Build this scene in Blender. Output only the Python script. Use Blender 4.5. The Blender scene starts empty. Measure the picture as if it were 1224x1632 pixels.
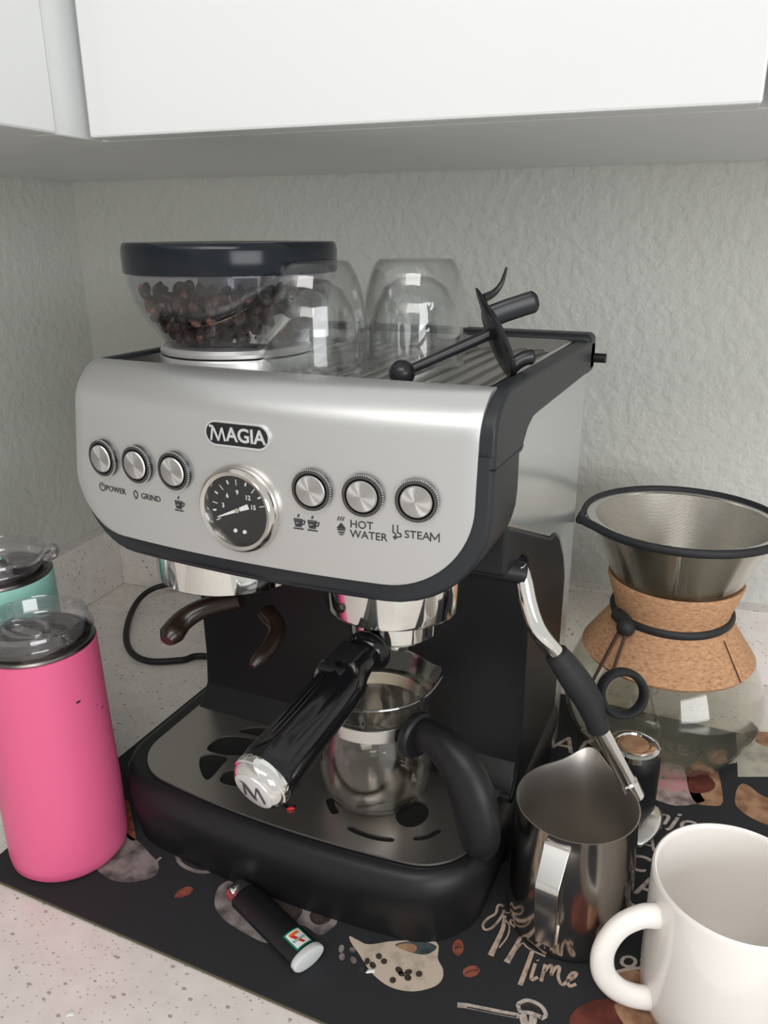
import bpy, bmesh, math, random
from math import sin, cos, pi, radians, sqrt, atan2
from mathutils import Vector, Matrix
random.seed(7)
S = bpy.context.scene
COL = S.collection

# ------------------------------------------------------------------ camera
CAM = Vector((.2404, -.3417, .4239)); YAW, PIT, ROL, FPX = -.427, .338, -.0053, 1264.8
FWD = Vector((sin(YAW)*cos(PIT), cos(YAW)*cos(PIT), -sin(PIT)))
R0 = Vector((cos(YAW), -sin(YAW), 0)); U0 = R0.cross(FWD)
RGT = cos(ROL)*R0+sin(ROL)*U0; UPV = -sin(ROL)*R0+cos(ROL)*U0
cd = bpy.data.cameras.new('camera'); cam = bpy.data.objects.new('camera', cd); COL.objects.link(cam)
cd.sensor_fit = 'HORIZONTAL'; cd.sensor_width = 36; cd.lens = FPX/1224*36; cd.clip_start = .01
mw = Matrix.Identity(4)
for i in range(3):
    mw[i][0] = RGT[i]; mw[i][1] = UPV[i]; mw[i][2] = -FWD[i]; mw[i][3] = CAM[i]
cam.matrix_world = mw
S.camera = cam
S.cycles.transparent_max_bounces = 32

# ------------------------------------------------------------------ light
w = bpy.data.worlds.new('world'); S.world = w; w.use_nodes = True
w.node_tree.nodes['Background'].inputs[0].default_value = (.96, .975, .95, 1)
w.node_tree.nodes['Background'].inputs[1].default_value = .70
def area(name, loc, target, sx, sy, power, color):
    l = bpy.data.lights.new(name, 'AREA'); l.shape = 'RECTANGLE'; l.size = sx; l.size_y = sy
    l.energy = power; l.color = color
    o = bpy.data.objects.new(name, l); COL.objects.link(o); o.location = loc
    o.rotation_euler = (Vector(target)-Vector(loc)).to_track_quat('-Z', 'Y').to_euler()
    return o
area('ceiling_light', (.35, -1.15, 1.45), (.05, .0, .1), 1.1, .5, 12.5, (1, .96, .92))
area('side_fill_light', (1.9, -1.55, .55), (.0, .2, .15), 1.4, .9, 24, (.97, .98, 1))  # unseen fill lamp, added to brighten the left doors and the wall under the cabinets
S.view_settings.view_transform = 'Standard'; S.view_settings.look = 'None'
S.view_settings.exposure = 0.0; S.view_settings.gamma = 1; S.view_settings.use_curve_mapping = False

# ------------------------------------------------------------------ helpers
def at(px, py, z):                      # where the sight line of a photo pixel meets height z
    d = RGT*((px-612)/FPX)-UPV*((py-816)/FPX)+FWD
    return CAM+d*((z-CAM.z)/d.z)

def mat(name, col, rough=.5, metal=0, trans=0, ior=1.45, coat=0, spec=.5, alpha=1):
    m = bpy.data.materials.new(name); m.use_nodes = True
    b = m.node_tree.nodes['Principled BSDF']
    b.inputs['Base Color'].default_value = (*col, 1); b.inputs['Roughness'].default_value = rough
    b.inputs['Metallic'].default_value = metal; b.inputs['Transmission Weight'].default_value = trans
    b.inputs['IOR'].default_value = ior; b.inputs['Coat Weight'].default_value = coat
    b.inputs['Specular IOR Level'].default_value = spec
    return m
def nodes(m): return m.node_tree.nodes, m.node_tree.links, m.node_tree.nodes['Principled BSDF']
def coords(m, kind='Object', scale=(1, 1, 1)):
    n, l, b = nodes(m); tc = n.new('ShaderNodeTexCoord'); mp = n.new('ShaderNodeMapping')
    mp.inputs['Scale'].default_value = scale; l.new(tc.outputs[kind], mp.inputs[0]); return mp.outputs[0]
def noise(m, scale, detail=3, vec=None, rough=.5):
    n, l, b = nodes(m); t = n.new('ShaderNodeTexNoise'); t.inputs['Scale'].default_value = scale
    t.inputs['Detail'].default_value = detail; t.inputs['Roughness'].default_value = rough
    l.new(vec if vec else coords(m), t.inputs['Vector']); return t.outputs['Fac']
def ramp(m, fac, stops):
    n, l, b = nodes(m); r = n.new('ShaderNodeValToRGB'); l.new(fac, r.inputs[0])
    e = r.color_ramp.elements
    while len(e) < len(stops): e.new(.5)
    for k, (p, c) in enumerate(stops):
        e[k].position = p; e[k].color = (*c, 1) if len(c) == 3 else c
    return r.outputs[0]
def bump(m, h, strength=.3, dist=.001):
    n, l, b = nodes(m); bp = n.new('ShaderNodeBump'); bp.inputs['Strength'].default_value = strength
    bp.inputs['Distance'].default_value = dist; l.new(h, bp.inputs['Height']); l.new(bp.outputs[0], b.inputs['Normal'])
def mixc(m, fac, a, b_):
    n, l, b = nodes(m); x = n.new('ShaderNodeMix'); x.data_type = 'RGBA'; l.new(fac, x.inputs['Factor'])
    for s, v in ((6, a), (7, b_)):
        if isinstance(v, tuple): x.inputs[s].default_value = (*v, 1)
        else: l.new(v, x.inputs[s])
    return x.outputs[2]

# wall paint with an orange peel relief
M = {}
m = M['wall'] = mat('wall_paint', (.655, .655, .615), .55)
h = noise(m, 95, 3); bump(m, ramp(m, h, [(.38, (0, 0, 0)), (.62, (1, 1, 1))]), .55, .0012)
m = M['cabinet'] = mat('white_lacquer', (.70, .71, .71), .28, coat=.3)
bump(m, noise(m, 25, 2), .04, .001)
m = M['quartz'] = mat('speckled_quartz', (.74, .71, .68), .22)
n_, l_, b_ = nodes(m)
def specks(scale, thr, keep, seed):
    v = n_.new('ShaderNodeTexVoronoi'); v.inputs['Scale'].default_value = scale
    mp = coords(m, 'Object', (1, 1.5, 1)); l_.new(mp, v.inputs['Vector'])
    nz = n_.new('ShaderNodeMath'); nz.operation = 'LESS_THAN'; nz.inputs[1].default_value = thr; l_.new(v.outputs['Distance'], nz.inputs[0])
    sp = n_.new('ShaderNodeSeparateColor'); l_.new(v.outputs['Color'], sp.inputs[0])
    gt = n_.new('ShaderNodeMath'); gt.operation = 'GREATER_THAN'; gt.inputs[1].default_value = keep; l_.new(sp.outputs[seed], gt.inputs[0])
    mu = n_.new('ShaderNodeMath'); mu.operation = 'MULTIPLY'; l_.new(nz.outputs[0], mu.inputs[0]); l_.new(gt.outputs[0], mu.inputs[1])
    return mu.outputs[0]
base = ramp(m, noise(m, 60, 4), [(.3, (.74, .69, .655)), (.7, (.82, .775, .74))])
c = mixc(m, specks(300, .26, .66, 0), base, (.52, .47, .43))
c = mixc(m, specks(150, .24, .80, 1), c, (.42, .38, .35))
c = mixc(m, specks(210, .25, .75, 2), c, (.80, .78, .75))
l_.new(c, b_.inputs['Base Color'])
m = M['mat'] = mat('black_printed_mat', (.020, .021, .024), .85)
bump(m, noise(m, 900, 2), .35, .0006)
m = M['mat_edge'] = mat('mat_edge', (.10, .085, .05), .9)
m = M['silver'] = mat('satin_silver_paint', (.60, .60, .60), .36, .75)
bump(m, noise(m, 1600, 2), .08, .0003)
m = M['steel_side'] = mat('brushed_steel_side', (.68, .70, .69), .2, .7)
m = M['steel'] = mat('brushed_steel', (.50, .49, .475), .3, 1)
bump(m, noise(m, 30, 3, coords(m, 'Object', (1, 30, 30))), .02, .0003)
m = M['plate'] = mat('drip_plate_steel', (.50, .47, .44), .30, .95)
bump(m, noise(m, 30, 3, coords(m, 'Object', (1, 30, 30))), .06, .0005)
m = M['jug'] = mat('polished_jug_steel', (.60, .57, .53), .13, 1)
m = M['jug_in'] = mat('satin_jug_inside', (.62, .58, .54), .42, 1)
M['chrome'] = mat('chrome', (.82, .81, .79), .06, 1)
M['chrome_soft'] = mat('soft_chrome', (.72, .71, .69), .2, 1)
M['black'] = mat('matt_black_plastic', (.010, .0102, .0115), .42, spec=.4)
M['trim'] = mat('dark_grey_trim', (.021, .0235, .027), .42, spec=.42)
M['gloss'] = mat('gloss_black_plastic', (.006, .006, .007), .12)
M['rubber'] = mat('black_rubber', (.018, .019, .021), .6)
M['tool'] = mat('black_tool_plastic', (.010, .011, .013), .3)
M['lid'] = mat('hopper_lid_plastic', (.008, .011, .016), .16, spec=.35)
M['void'] = mat('dark_recess', (.003, .003, .003), .9)
def thin(name, tint, k=.55, p=3.0, f0=.045, rough=.02):
    # thin-walled clear material: lets light straight through, mirrors it at grazing angles
    m = bpy.data.materials.new(name); m.use_nodes = True; n, l = m.node_tree.nodes, m.node_tree.links
    n.remove(n['Principled BSDF']); out = n['Material Output']
    tr = n.new('ShaderNodeBsdfTransparent'); tr.inputs[0].default_value = (*tint, 1)
    gl = n.new('ShaderNodeBsdfGlossy'); gl.inputs[0].default_value = (.95, .95, .95, 1); gl.inputs[1].default_value = rough
    lw = n.new('ShaderNodeLayerWeight'); lw.inputs[0].default_value = .5
    pw = n.new('ShaderNodeMath'); pw.operation = 'POWER'; pw.inputs[1].default_value = p; l.new(lw.outputs['Facing'], pw.inputs[0])
    ma = n.new('ShaderNodeMath'); ma.operation = 'MULTIPLY_ADD'; ma.inputs[1].default_value = k; ma.inputs[2].default_value = f0; l.new(pw.outputs[0], ma.inputs[0])
    mx = n.new('ShaderNodeMixShader'); l.new(ma.outputs[0], mx.inputs[0]); l.new(tr.outputs[0], mx.inputs[1]); l.new(gl.outputs[0], mx.inputs[2]); l.new(mx.outputs[0], out.inputs[0])
    return m
M['gauge_glass'] = thin('gauge_glass', (.97, .97, .97), .15, 3, .02)
M['glass'] = thin('clear_glass', (.965, .97, .97), 1.1, 3.2)
M['server_glass'] = thin('server_glass', (.93, .92, .89), .8, 2.6)
M['carafe_glass'] = thin('carafe_glass', (.93, .928, .89), 1.0, 2.8)
M['smoke'] = thin('hopper_clear_plastic', (.88, .88, .90), .35, 3)
M['smoke_dark'] = thin('smoky_tube', (.45, .45, .50), .3, 3)
M['lid_part'] = thin('clear_lid_part', (.72, .70, .71), .5, 2, .22, .12)
M['lid_clear'] = thin('clear_lid_plastic', (.90, .89, .91), .5, 2, .10, .06)
M['mint'] = mat('mint_powder_coat', (.36, .72, .62), .4)
M['white'] = mat('white_ceramic', (.88, .84, .80), .12, coat=.4)
M['button'] = mat('spun_metal_button', (.60, .59, .58), .42, 1)
M['ring'] = mat('dark_chrome_ring', (.12, .12, .125), .25, 1)
M['ink'] = mat('dark_ink', (.03, .03, .035), .5)
M['bezel'] = mat('gauge_bezel_steel', (.68, .65, .61), .14, 1)
M['dial'] = mat('gauge_dial', (.008, .009, .010), .35)
M['needle'] = mat('white_needle', (.8, .8, .8), .4)
M['badge'] = mat('badge_black', (.008, .009, .011), .3)
M['badge_silver'] = mat('badge_silver', (.74, .74, .75), .3, .6)
M['tumbler_steel'] = mat('tumbler_inner_steel', (.22, .20, .19), .28, 1)
M['cord'] = mat('black_cord', (.012, .012, .013), .5)
M['crumb'] = mat('white_crumb', (.8, .8, .78), .7)
M['red'] = mat('red_crumb', (.6, .02, .03), .5); M['button_red'] = mat('dull_red_plastic', (.26, .06, .055), .5)
M['stain'] = mat('coffee_stained_plastic', (.018, .010, .007), .25)
M['leather'] = mat('brown_leather_cord', (.055, .022, .018), .6)
M['sq'] = mat('pen_cap_white', (.62, .64, .64), .4)
m = M['pink'] = mat('pink_powder_coat', (.76, .125, .27), .42)
n_, l_, b_ = nodes(m)
sc = ramp(m, noise(m, 70, 4), [(.765, (0, 0, 0)), (.78, (1, 1, 1))])
l_.new(mixc(m, sc, (.76, .125, .27), (.35, .05, .12)), b_.inputs['Base Color'])
m = M['cork'] = mat('cork', (.50, .27, .14), .75)
n_, l_, b_ = nodes(m)
v = coords(m, 'Object', (1, 1, 2.2))
f = noise(m, 260, 5, v, .7)
l_.new(ramp(m, f, [(.30, (.30, .14, .065)), (.45, (.47, .25, .13)), (.62, (.58, .34, .19))]), b_.inputs['Base Color'])
bump(m, f, .3, .0008)
m = M['mesh'] = mat('filter_mesh_steel', (.60, .57, .52), .30, .9)
n_, l_, b_ = nodes(m)
wv = n_.new('ShaderNodeTexWave'); wv.bands_direction = 'Z'; wv.inputs['Scale'].default_value = 260
l_.new(coords(m), wv.inputs[0]); bump(m, wv.outputs['Fac'], .5, .0005)
m = M['bean'] = mat('roasted_bean', (.05, .02, .012), .35)
n_, l_, b_ = nodes(m)
l_.new(ramp(m, noise(m, 110, 1), [(.42, (.020, .011, .009)), (.6, (.060, .026, .018)), (.70, (.26, .10, .055))]), b_.inputs['Base Color'])
def printmat(name, a, b2, sc=140, thr=.5):
    m = mat(name, a, .85); n, l, b = nodes(m)
    l.new(ramp(m, noise(m, sc, 5), [(thr-.14, b2), (thr+.1, a)]), b.inputs['Base Color']); return m
M['p_grey'] = printmat('print_grey_cup', (.27, .235, .225), (.07, .06, .06), 70, .48)
M['p_cream'] = printmat('print_cream_cup', (.56, .47, .38), (.30, .23, .17), 90, .40)
M['p_cream2'] = printmat('print_pale', (.45, .36, .34), (.20, .14, .13), 120, .5)
M['p_text'] = printmat('print_tan_lettering', (.52, .39, .31), (.20, .15, .12), 260, .42)
M['p_text2'] = printmat('print_pale_lettering', (.50, .43, .38), (.2, .17, .15), 260, .42)
M['p_red'] = printmat('print_red_bean', (.30, .085, .05), (.12, .03, .02), 200, .48)
M['p_brown'] = printmat('print_brown_and_reflection', (.42, .24, .14), (.22, .11, .06), 90, .5)  # printed brown, also used as the painted reflection on the tamper cap
M['p_dark'] = printmat('print_dark_drink', (.055, .04, .035), (.02, .016, .015), 200, .5)
M['p_pink'] = printmat('print_pink', (.62, .26, .28), (.5, .35, .33), 300, .5)
M['p_wine'] = printmat('print_wine_cup', (.17, .040, .026), (.085, .018, .012), 60, .5)
M['p_white'] = printmat('print_white_box', (.48, .46, .38), (.33, .31, .25), 60, .45)
M['p_teal'] = printmat('print_teal', (.06, .09, .085), (.03, .04, .04), 200, .5)

def origin_of(p):
    v = Vector((0, 0, 0))
    while p is not None: v = v+Vector(p.location); p = p.parent
    return v
def obj(name, bm, m=None, parent=None, label=None, smooth=True, bevel=0, seg=2, kind=None, angle=35):
    """link bm (built in world coordinates) as one mesh, as a child of parent"""
    if isinstance(bm, bmesh.types.BMesh):
        me = bpy.data.meshes.new(name); bm.to_mesh(me); bm.free()
    else: me = bm
    o = bpy.data.objects.new(name, me); COL.objects.link(o)
    if parent is not None:
        me.transform(Matrix.Translation(-origin_of(parent))); o.parent = parent
    if m is not None:
        if not me.materials: me.materials.append(M[m] if isinstance(m, str) else m)
    if smooth:
        me.polygons.foreach_set('use_smooth', [True]*len(me.polygons))
        me.set_sharp_from_angle(angle=radians(angle))
    if bevel:
        b = o.modifiers.new('bevel', 'BEVEL'); b.width = bevel; b.segments = seg; b.limit_method = 'ANGLE'; b.angle_limit = radians(40); b.harden_normals = smooth
    if label: o['label'] = label
    if kind: o['kind'] = kind
    return o
def thing(name, label, cat, loc=(0, 0, 0), group=None):
    o = bpy.data.objects.new(name, None); COL.objects.link(o); o.location = loc; o.empty_display_size = .01
    o['label'] = label; o['category'] = cat
    if group: o['group'] = group
    return o
def tagged(o, label, cat, group=None):
    o['label'] = label; o['category'] = cat
    if group: o['group'] = group
    me = o.data; c = sum((v.co for v in me.vertices), Vector())/len(me.vertices); z = min(v.co.z for v in me.vertices)
    c.z = z; me.transform(Matrix.Translation(-c)); o.location = c
    return o
def B(): return bmesh.new()

def lathe(bm, prof, c=(0, 0, 0), seg=64, axis=None, closed=False):
    """prof: list of (r, z); closed joins last to first (solid of revolution with a wall)"""
    c = Vector(c); rot = Vector((0, 0, 1)).rotation_difference(Vector(axis).normalized()).to_matrix() if axis is not None else Matrix.Identity(3)
    rings = []
    for r, z in prof:
        if r < 1e-6: rings.append([bm.verts.new(c+rot@Vector((0, 0, z)))])
        else: rings.append([bm.verts.new(c+rot@Vector((r*cos(2*pi*k/seg), r*sin(2*pi*k/seg), z))) for k in range(seg)])
    pairs = list(zip(rings, rings[1:]))+([(rings[-1], rings[0])] if closed else [])
    for a, b in pairs:
        for k in range(seg):
            k2 = (k+1) % seg
            if len(a) == 1 and len(b) == 1: continue
            if len(a) == 1: bm.faces.new((a[0], b[k], b[k2]))
            elif len(b) == 1: bm.faces.new((a[k], b[0], a[k2]))
            else: bm.faces.new((a[k], a[k2], b[k2], b[k]))
    bmesh.ops.recalc_face_normals(bm, faces=bm.faces); return bm
def lathe_obj(name, prof, c, m, parent, seg=64, axis=None, closed=False, **k):
    return obj(name, lathe(B(), prof, c, seg, axis, closed), m, parent, **k)
def smoothpts(pts, n=8, closed=False):
    P = [Vector(p) for p in pts]; out = []; N = len(P)
    rng = range(N if closed else N-1)
    for i in rng:
        p0 = P[(i-1) % N] if closed or i > 0 else P[0]*2-P[1]
        p1 = P[i]; p2 = P[(i+1) % N]
        p3 = P[(i+2) % N] if closed or i < N-2 else P[-1]*2-P[-2]
        for k in range(n):
            t = k/n; t2 = t*t; t3 = t2*t
            out.append(.5*((2*p1)+(-p0+p2)*t+(2*p0-5*p1+4*p2-p3)*t2+(-p0+3*p1-3*p2+p3)*t3))
    if not closed: out.append(P[-1])
    return out
def tube(bm, pts, rad, seg=12, closed=False, caps=True, flat=None):
    """sweep of a circle (or an ellipse: flat = (a, b, updir)) along pts; rad scalar or list"""
    P = [Vector(p) for p in pts]; N = len(P)
    R = rad if isinstance(rad, (list, tuple)) else [rad]*N
    rings = []; up = None
    for i in range(N):
        a = P[(i-1) % N] if closed or i > 0 else P[i]; b = P[(i+1) % N] if closed or i < N-1 else P[i]
        t = (b-a).normalized()
        if up is None:
            ref = Vector(flat[2]) if flat else (Vector((0, 0, 1)) if abs(t.z) < .9 else Vector((1, 0, 0)))
        else: ref = up
        if flat: ref = Vector(flat[2])
        s = t.cross(ref).normalized(); up = s.cross(t).normalized()
        fa, fb = (flat[0], flat[1]) if flat else (1, 1)
        rings.append([bm.verts.new(P[i]+(s*cos(2*pi*k/seg)*fa+up*sin(2*pi*k/seg)*fb)*R[i]) for k in range(seg)])
    for a, b in list(zip(rings, rings[1:]))+([(rings[-1], rings[0])] if closed else []):
        for k in range(seg): bm.faces.new((a[k], a[(k+1) % seg], b[(k+1) % seg], b[k]))
    if caps and not closed: bm.faces.new(rings[0]); bm.faces.new(rings[-1])
    bmesh.ops.recalc_face_normals(bm, faces=bm.faces); return bm
def prism(bm, poly, f0, f1):
    """poly of 2-D points; f0/f1 map (a, b) to the two end positions"""
    A = [bm.verts.new(f0(*p)) for p in poly]; Bv = [bm.verts.new(f1(*p)) for p in poly]
    bm.faces.new(A); bm.faces.new(Bv[::-1]); n = len(poly)
    for i in range(n): bm.faces.new((A[i], Bv[i], Bv[(i+1) % n], A[(i+1) % n]))
    bmesh.ops.recalc_face_normals(bm, faces=bm.faces); return bm
def box(bm, x0, x1, y0, y1, z0, z1, f=None):
    f = f or (lambda x, y, z: Vector((x, y, z)))
    return prism(bm, [(x0, y0), (x1, y0), (x1, y1), (x0, y1)], lambda a, b: f(a, b, z0), lambda a, b: f(a, b, z1))
def rrect(x0, x1, y0, y1, r, n=8):
    r = r if isinstance(r, (list, tuple)) else [r]*4     # corner radii: (x0y0, x1y0, x1y1, x0y1)
    out = []
    for (cx, cy, a0, q) in ((x0+r[0], y0+r[0], 180, r[0]), (x1-r[1], y0+r[1], 270, r[1]), (x1-r[2], y1-r[2], 0, r[2]), (x0+r[3], y1-r[3], 90, r[3])):
        for k in range(n+1):
            a = radians(a0+90*k/n); out.append((cx+q*cos(a), cy+q*sin(a)))
    return out
def densify(poly, step):
    out = []
    for i in range(len(poly)):
        a = Vector(poly[i]); b = Vector(poly[(i+1) % len(poly)]); n = max(1, int((b-a).length/step))
        out += [tuple(a.lerp(b, k/n)) for k in range(n)]
    return out
def curve_mesh(splines, extrude, fn, bevel=0):
    """filled 2-D outline with holes, turned into a mesh by the curve fill, then mapped by fn(x, y, z)"""
    cu = bpy.data.curves.new('outline', 'CURVE'); cu.dimensions = '2D'; cu.fill_mode = 'BOTH'; cu.extrude = extrude; cu.bevel_depth = bevel
    for s in splines:
        sp = cu.splines.new('POLY'); sp.points.add(len(s)-1)
        for i, p in enumerate(s): sp.points[i].co = (p[0], p[1], 0, 1)
        sp.use_cyclic_u = True
    o = bpy.data.objects.new('outline', cu); COL.objects.link(o)
    dg = bpy.context.evaluated_depsgraph_get(); me = bpy.data.meshes.new_from_object(o.evaluated_get(dg)); bpy.data.objects.remove(o)
    for v in me.vertices: v.co = fn(*v.co)
    me.materials.clear()
    return me
def text_mesh(body, size, fn, extrude=.0001, offset=0, shear=0, align='CENTER', spacing=1):
    cu = bpy.data.curves.new('lettering', 'FONT'); cu.body = body; cu.size = size; cu.extrude = extrude; cu.offset = offset
    cu.align_x = align; cu.align_y = 'CENTER'; cu.shear = shear; cu.resolution_u = 3; cu.space_character = spacing
    o = bpy.data.objects.new('lettering', cu); COL.objects.link(o)
    dg = bpy.context.evaluated_depsgraph_get(); me = bpy.data.meshes.new_from_object(o.evaluated_get(dg)); bpy.data.objects.remove(o)
    for v in me.vertices: v.co = fn(*v.co)
    me.materials.clear()
    return me

# ================================================================== the setting
TH = .0863; COR = Vector((-.4511, .3695, 0)); WX = Vector((cos(TH), sin(TH), 0)); WY = Vector((-sin(TH), cos(TH), 0))
def W(a, b, z): return COR+WX*a+WY*b+Vector((0, 0, z))
def struct(name, bm, m, parent=None, **k):
    o = obj(name, bm, m, parent, **k)
    if parent is None: o['kind'] = 'structure'
    return o
CB = .4795                                                  # underside of the wall cabinets
struct('wall_back', box(B(), -.14, 2.2, .02, .12, -.9, 1.55, W), 'wall', smooth=False)
struct('wall_left', box(B(), -.12, -.02, -2.2, .12, -.9, 1.55, W), 'wall', smooth=False)
struct('trim_1', box(B(), -.02, 2.2, 0, .0205, 0, .078, W), 'quartz', smooth=False, bevel=.0015)['label'] = 'speckled stone upstand along the back wall'
struct('trim_2', box(B(), -.0205, 0, -2.2, 0, 0, .078, W), 'quartz', smooth=False, bevel=.0015)['label'] = 'speckled stone upstand along the left wall'
struct('floor', box(B(), -.1, 2.2, -2.6, .1, -.95, -.9, W), 'wall', smooth=False)
ct = B()
prism(ct, [(-.02, -2.2), (.60, -2.2), (.60, -.63), (2.2, -.63), (2.2, .02), (-.02, .02)], lambda a, b: W(a, b, -.03), lambda a, b: W(a, b, 0))
ct = obj('countertop', ct, 'quartz', smooth=False, bevel=.002)
tagged(ct, 'white speckled quartz worktop carrying the coffee things', 'countertop')
def base_cab(a0, a1, b0, b1, label):
    c = W((a0+a1)/2, (b0+b1)/2, -.9); t = thing('base_cabinet', label, 'cabinet', c)
    obj('body', box(B(), a0, a1, b0, b1, -.9, -.031, W), 'cabinet', t, smooth=False)
    return t
base_cab(.0, 2.1, -.6, .0, 'white base cabinet under the worktop along the back wall')
base_cab(.0, .57, -2.1, -.61, 'white base cabinet under the worktop along the left wall')

# wall cabinets: back run
AF, BF = .277, -.325
t = thing('wall_cabinet', 'white wall cabinet with flat door directly above the espresso machine', 'cabinet', W(.6, -.14, CB))
obj('body', box(B(), AF-.0208, 1.9, BF+.022, .019, CB, 1.5, W), 'cabinet', t, smooth=False, bevel=.001)
obj('door', box(B(), AF+.004, .657, BF, BF+.0195, CB, 1.495, W), 'cabinet', t, smooth=False, bevel=.0015)
obj('door', box(B(), .661, 1.06, BF, BF+.0195, CB, 1.495, W), 'cabinet', t, smooth=False, bevel=.0015)
obj('door', box(B(), 1.064, 1.46, BF, BF+.0195, CB, 1.495, W), 'cabinet', t, smooth=False, bevel=.0015)
t = thing('wall_cabinet', 'white wall cabinet on the left wall, seen edge-on at the top left corner', 'cabinet', W(.12, -.7, CB))
obj('body', box(B(), -.019, AF-.022, -1.9, .019, CB, 1.5, W), 'cabinet', t, smooth=False, bevel=.001)
obj('filler_strip', box(B(), AF-.0212, AF-.003, BF-.0215, BF+.0215, CB, 1.5, W), 'cabinet', t, smooth=False, bevel=.001)
obj('door', box(B(), AF-.0215, AF, -.80, BF-.0235, CB, 1.495, W), 'cabinet', t, smooth=False, bevel=.0015)
obj('door', box(B(), AF-.0215, AF, -1.25, -.803, CB, 1.495, W), 'cabinet', t, smooth=False, bevel=.0015)

# ================================================================== the mat
MZ = .0022
MX0, MX1, MY0, MY1 = -.203, .42, -.0575, .335
mt = thing('counter_mat', 'black printed coffee-themed mat lying under the espresso machine', 'mat', (.1, .1, 0))
obj('mat_cloth', prism(B(), rrect(MX0, MX1, MY0, MY1, .006, 4), lambda a, b: Vector((a, b, .0001)), lambda a, b: Vector((a, b, MZ))), 'mat', mt, smooth=False)
obj('bound_edge', tube(B(), [Vector((a, b, .0013)) for a, b in densify(rrect(MX0, MX1, MY0, MY1, .006, 4), .02)], .0010, 6, closed=True), 'mat_edge', mt, label='frayed tan edge stitching')
PZ = MZ+.0002
prints = [0]
TW = 1.0
def onmat(pts, dz=0): return [at(x, y, PZ+dz) for x, y in pts]
def shape(name, pts, m, smooth=True, dz=0, label=None, n=5):
    P = onmat(pts, dz)
    if smooth: P = smoothpts(P, n, closed=True)
    poly = [(p.x, p.y) for p in P]
    me = curve_mesh([poly], 0, lambda x, y, z: Vector((x, y, PZ+dz)))
    return obj(name, me, m, mt, smooth=False, label=label)
def ellipse_px(cx, cy, a, b, rot=0, n=20):
    return [(cx+a*cos(t)*cos(rot)-b*sin(t)*sin(rot), cy+a*cos(t)*sin(rot)+b*sin(t)*cos(rot)) for t in [2*pi*k/n for k in range(n)]]
def stroke(bm, pts, w, dz=.00005, smooth=True):
    global TW
    P = onmat(pts, dz)
    if smooth and len(P) > 2: P = smoothpts(P, 4)
    W_ = [q*TW for q in (w if isinstance(w, (list, tuple)) else [w]*2)]
    vs = []
    for i, p in enumerate(P):
        a = P[max(0, i-1)]; b = P[min(len(P)-1, i+1)]; t = (b-a); t.z = 0
        if t.length < 1e-9: t = Vector((1, 0, 0))
        t.normalize(); s = Vector((-t.y, t.x, 0)); ww = W_[0]+(W_[1]-W_[0])*i/(len(P)-1)
        vs.append((bm.verts.new(p+s*ww/2), bm.verts.new(p-s*ww/2)))
    for (a, b), (c, d) in zip(vs, vs[1:]): bm.faces.new((a, b, d, c))
# grey cup and saucer by the pink tumbler, half hidden ring, spoon cup, cream cup
shape('printed_cup', [(165, 1395), (150, 1370), (178, 1310), (205, 1330), (225, 1345), (240, 1362), (252, 1375), (250, 1392), (232, 1402), (195, 1406)], 'p_grey')
shape('printed_cup_detail', [(200, 1330), (194, 1290), (204, 1275), (210, 1300), (216, 1338)], 'p_red')
b = B(); stroke(b, [(281, 1358), (287, 1375), (305, 1386), (325, 1390), (345, 1386), (357, 1384)], .003)
stroke(b, [(226, 1392), (240, 1380), (250, 1372), (257, 1366)], .0022)
stroke(b, [(300, 1368), (308, 1374), (318, 1370), (328, 1376)], .0015)
obj('printed_ring', b, 'p_grey', mt, smooth=False)
shape('printed_saucer', [(342, 1432), (350, 1412), (370, 1402), (395, 1404), (440, 1420), (500, 1432), (535, 1450), (537, 1470), (525, 1482), (508, 1490), (480, 1475), (450, 1500), (425, 1503), (395, 1490), (360, 1468), (345, 1450)], 'p_grey')
shape('printed_saucer_dark', [(372, 1440), (368, 1420), (392, 1412), (430, 1425), (480, 1445), (470, 1470), (440, 1490), (405, 1470)], 'p_dark', dz=.0001)  # darker area printed inside the saucer
shape('printed_cup_handle', [(495, 1455), (512, 1447), (527, 1455), (525, 1468), (508, 1474), (496, 1468)], 'p_dark', dz=.0001)
shape('printed_leaf', [(278, 1430), (284, 1420), (298, 1413), (308, 1416), (303, 1424), (290, 1430)], 'p_red')
shape('printed_cup', [(557, 1492), (570, 1498), (588, 1505), (625, 1500), (680, 1498), (698, 1505), (698, 1528), (706, 1545), (704, 1562), (688, 1574), (655, 1580), (620, 1572), (592, 1550), (572, 1520), (560, 1503)], 'p_cream')
shape('printed_drink', [(630, 1506), (655, 1500), (682, 1502), (696, 1510), (680, 1521), (655, 1518)], 'p_teal', dz=.0001)
shape('printed_drink_foam', [(632, 1507), (650, 1503), (664, 1508), (660, 1518), (648, 1516)], 'p_brown', dz=.00015)
for x, y in [(585, 1532), (604, 1524), (612, 1532), (640, 1552), (650, 1558), (668, 1552), (651, 1549), (626, 1562), (575, 1545), (544, 1512), (545, 1525), (562, 1514), (563, 1530), (594, 1538), (636, 1546)]:
    shape('printed_bean', ellipse_px(x, y, random.uniform(5, 7), random.uniform(4, 5.5), random.uniform(0, 3), 8), 'p_dark' if x > 570 else 'p_grey', dz=.0002, n=2)
shape('printed_bean', ellipse_px(730, 1510, 9, 13, .05, 12), 'p_red', n=3)
shape('printed_bean', ellipse_px(751, 1548, 14, 9, -.25, 12), 'p_red', n=3)
b = B(); stroke(b, [(724, 1512), (730, 1509), (737, 1511)], .0008, .0002); stroke(b, [(742, 1551), (751, 1547), (761, 1546)], .0008, .0002)
obj('printed_bean_crease', b, 'p_dark', mt, smooth=False)
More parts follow.
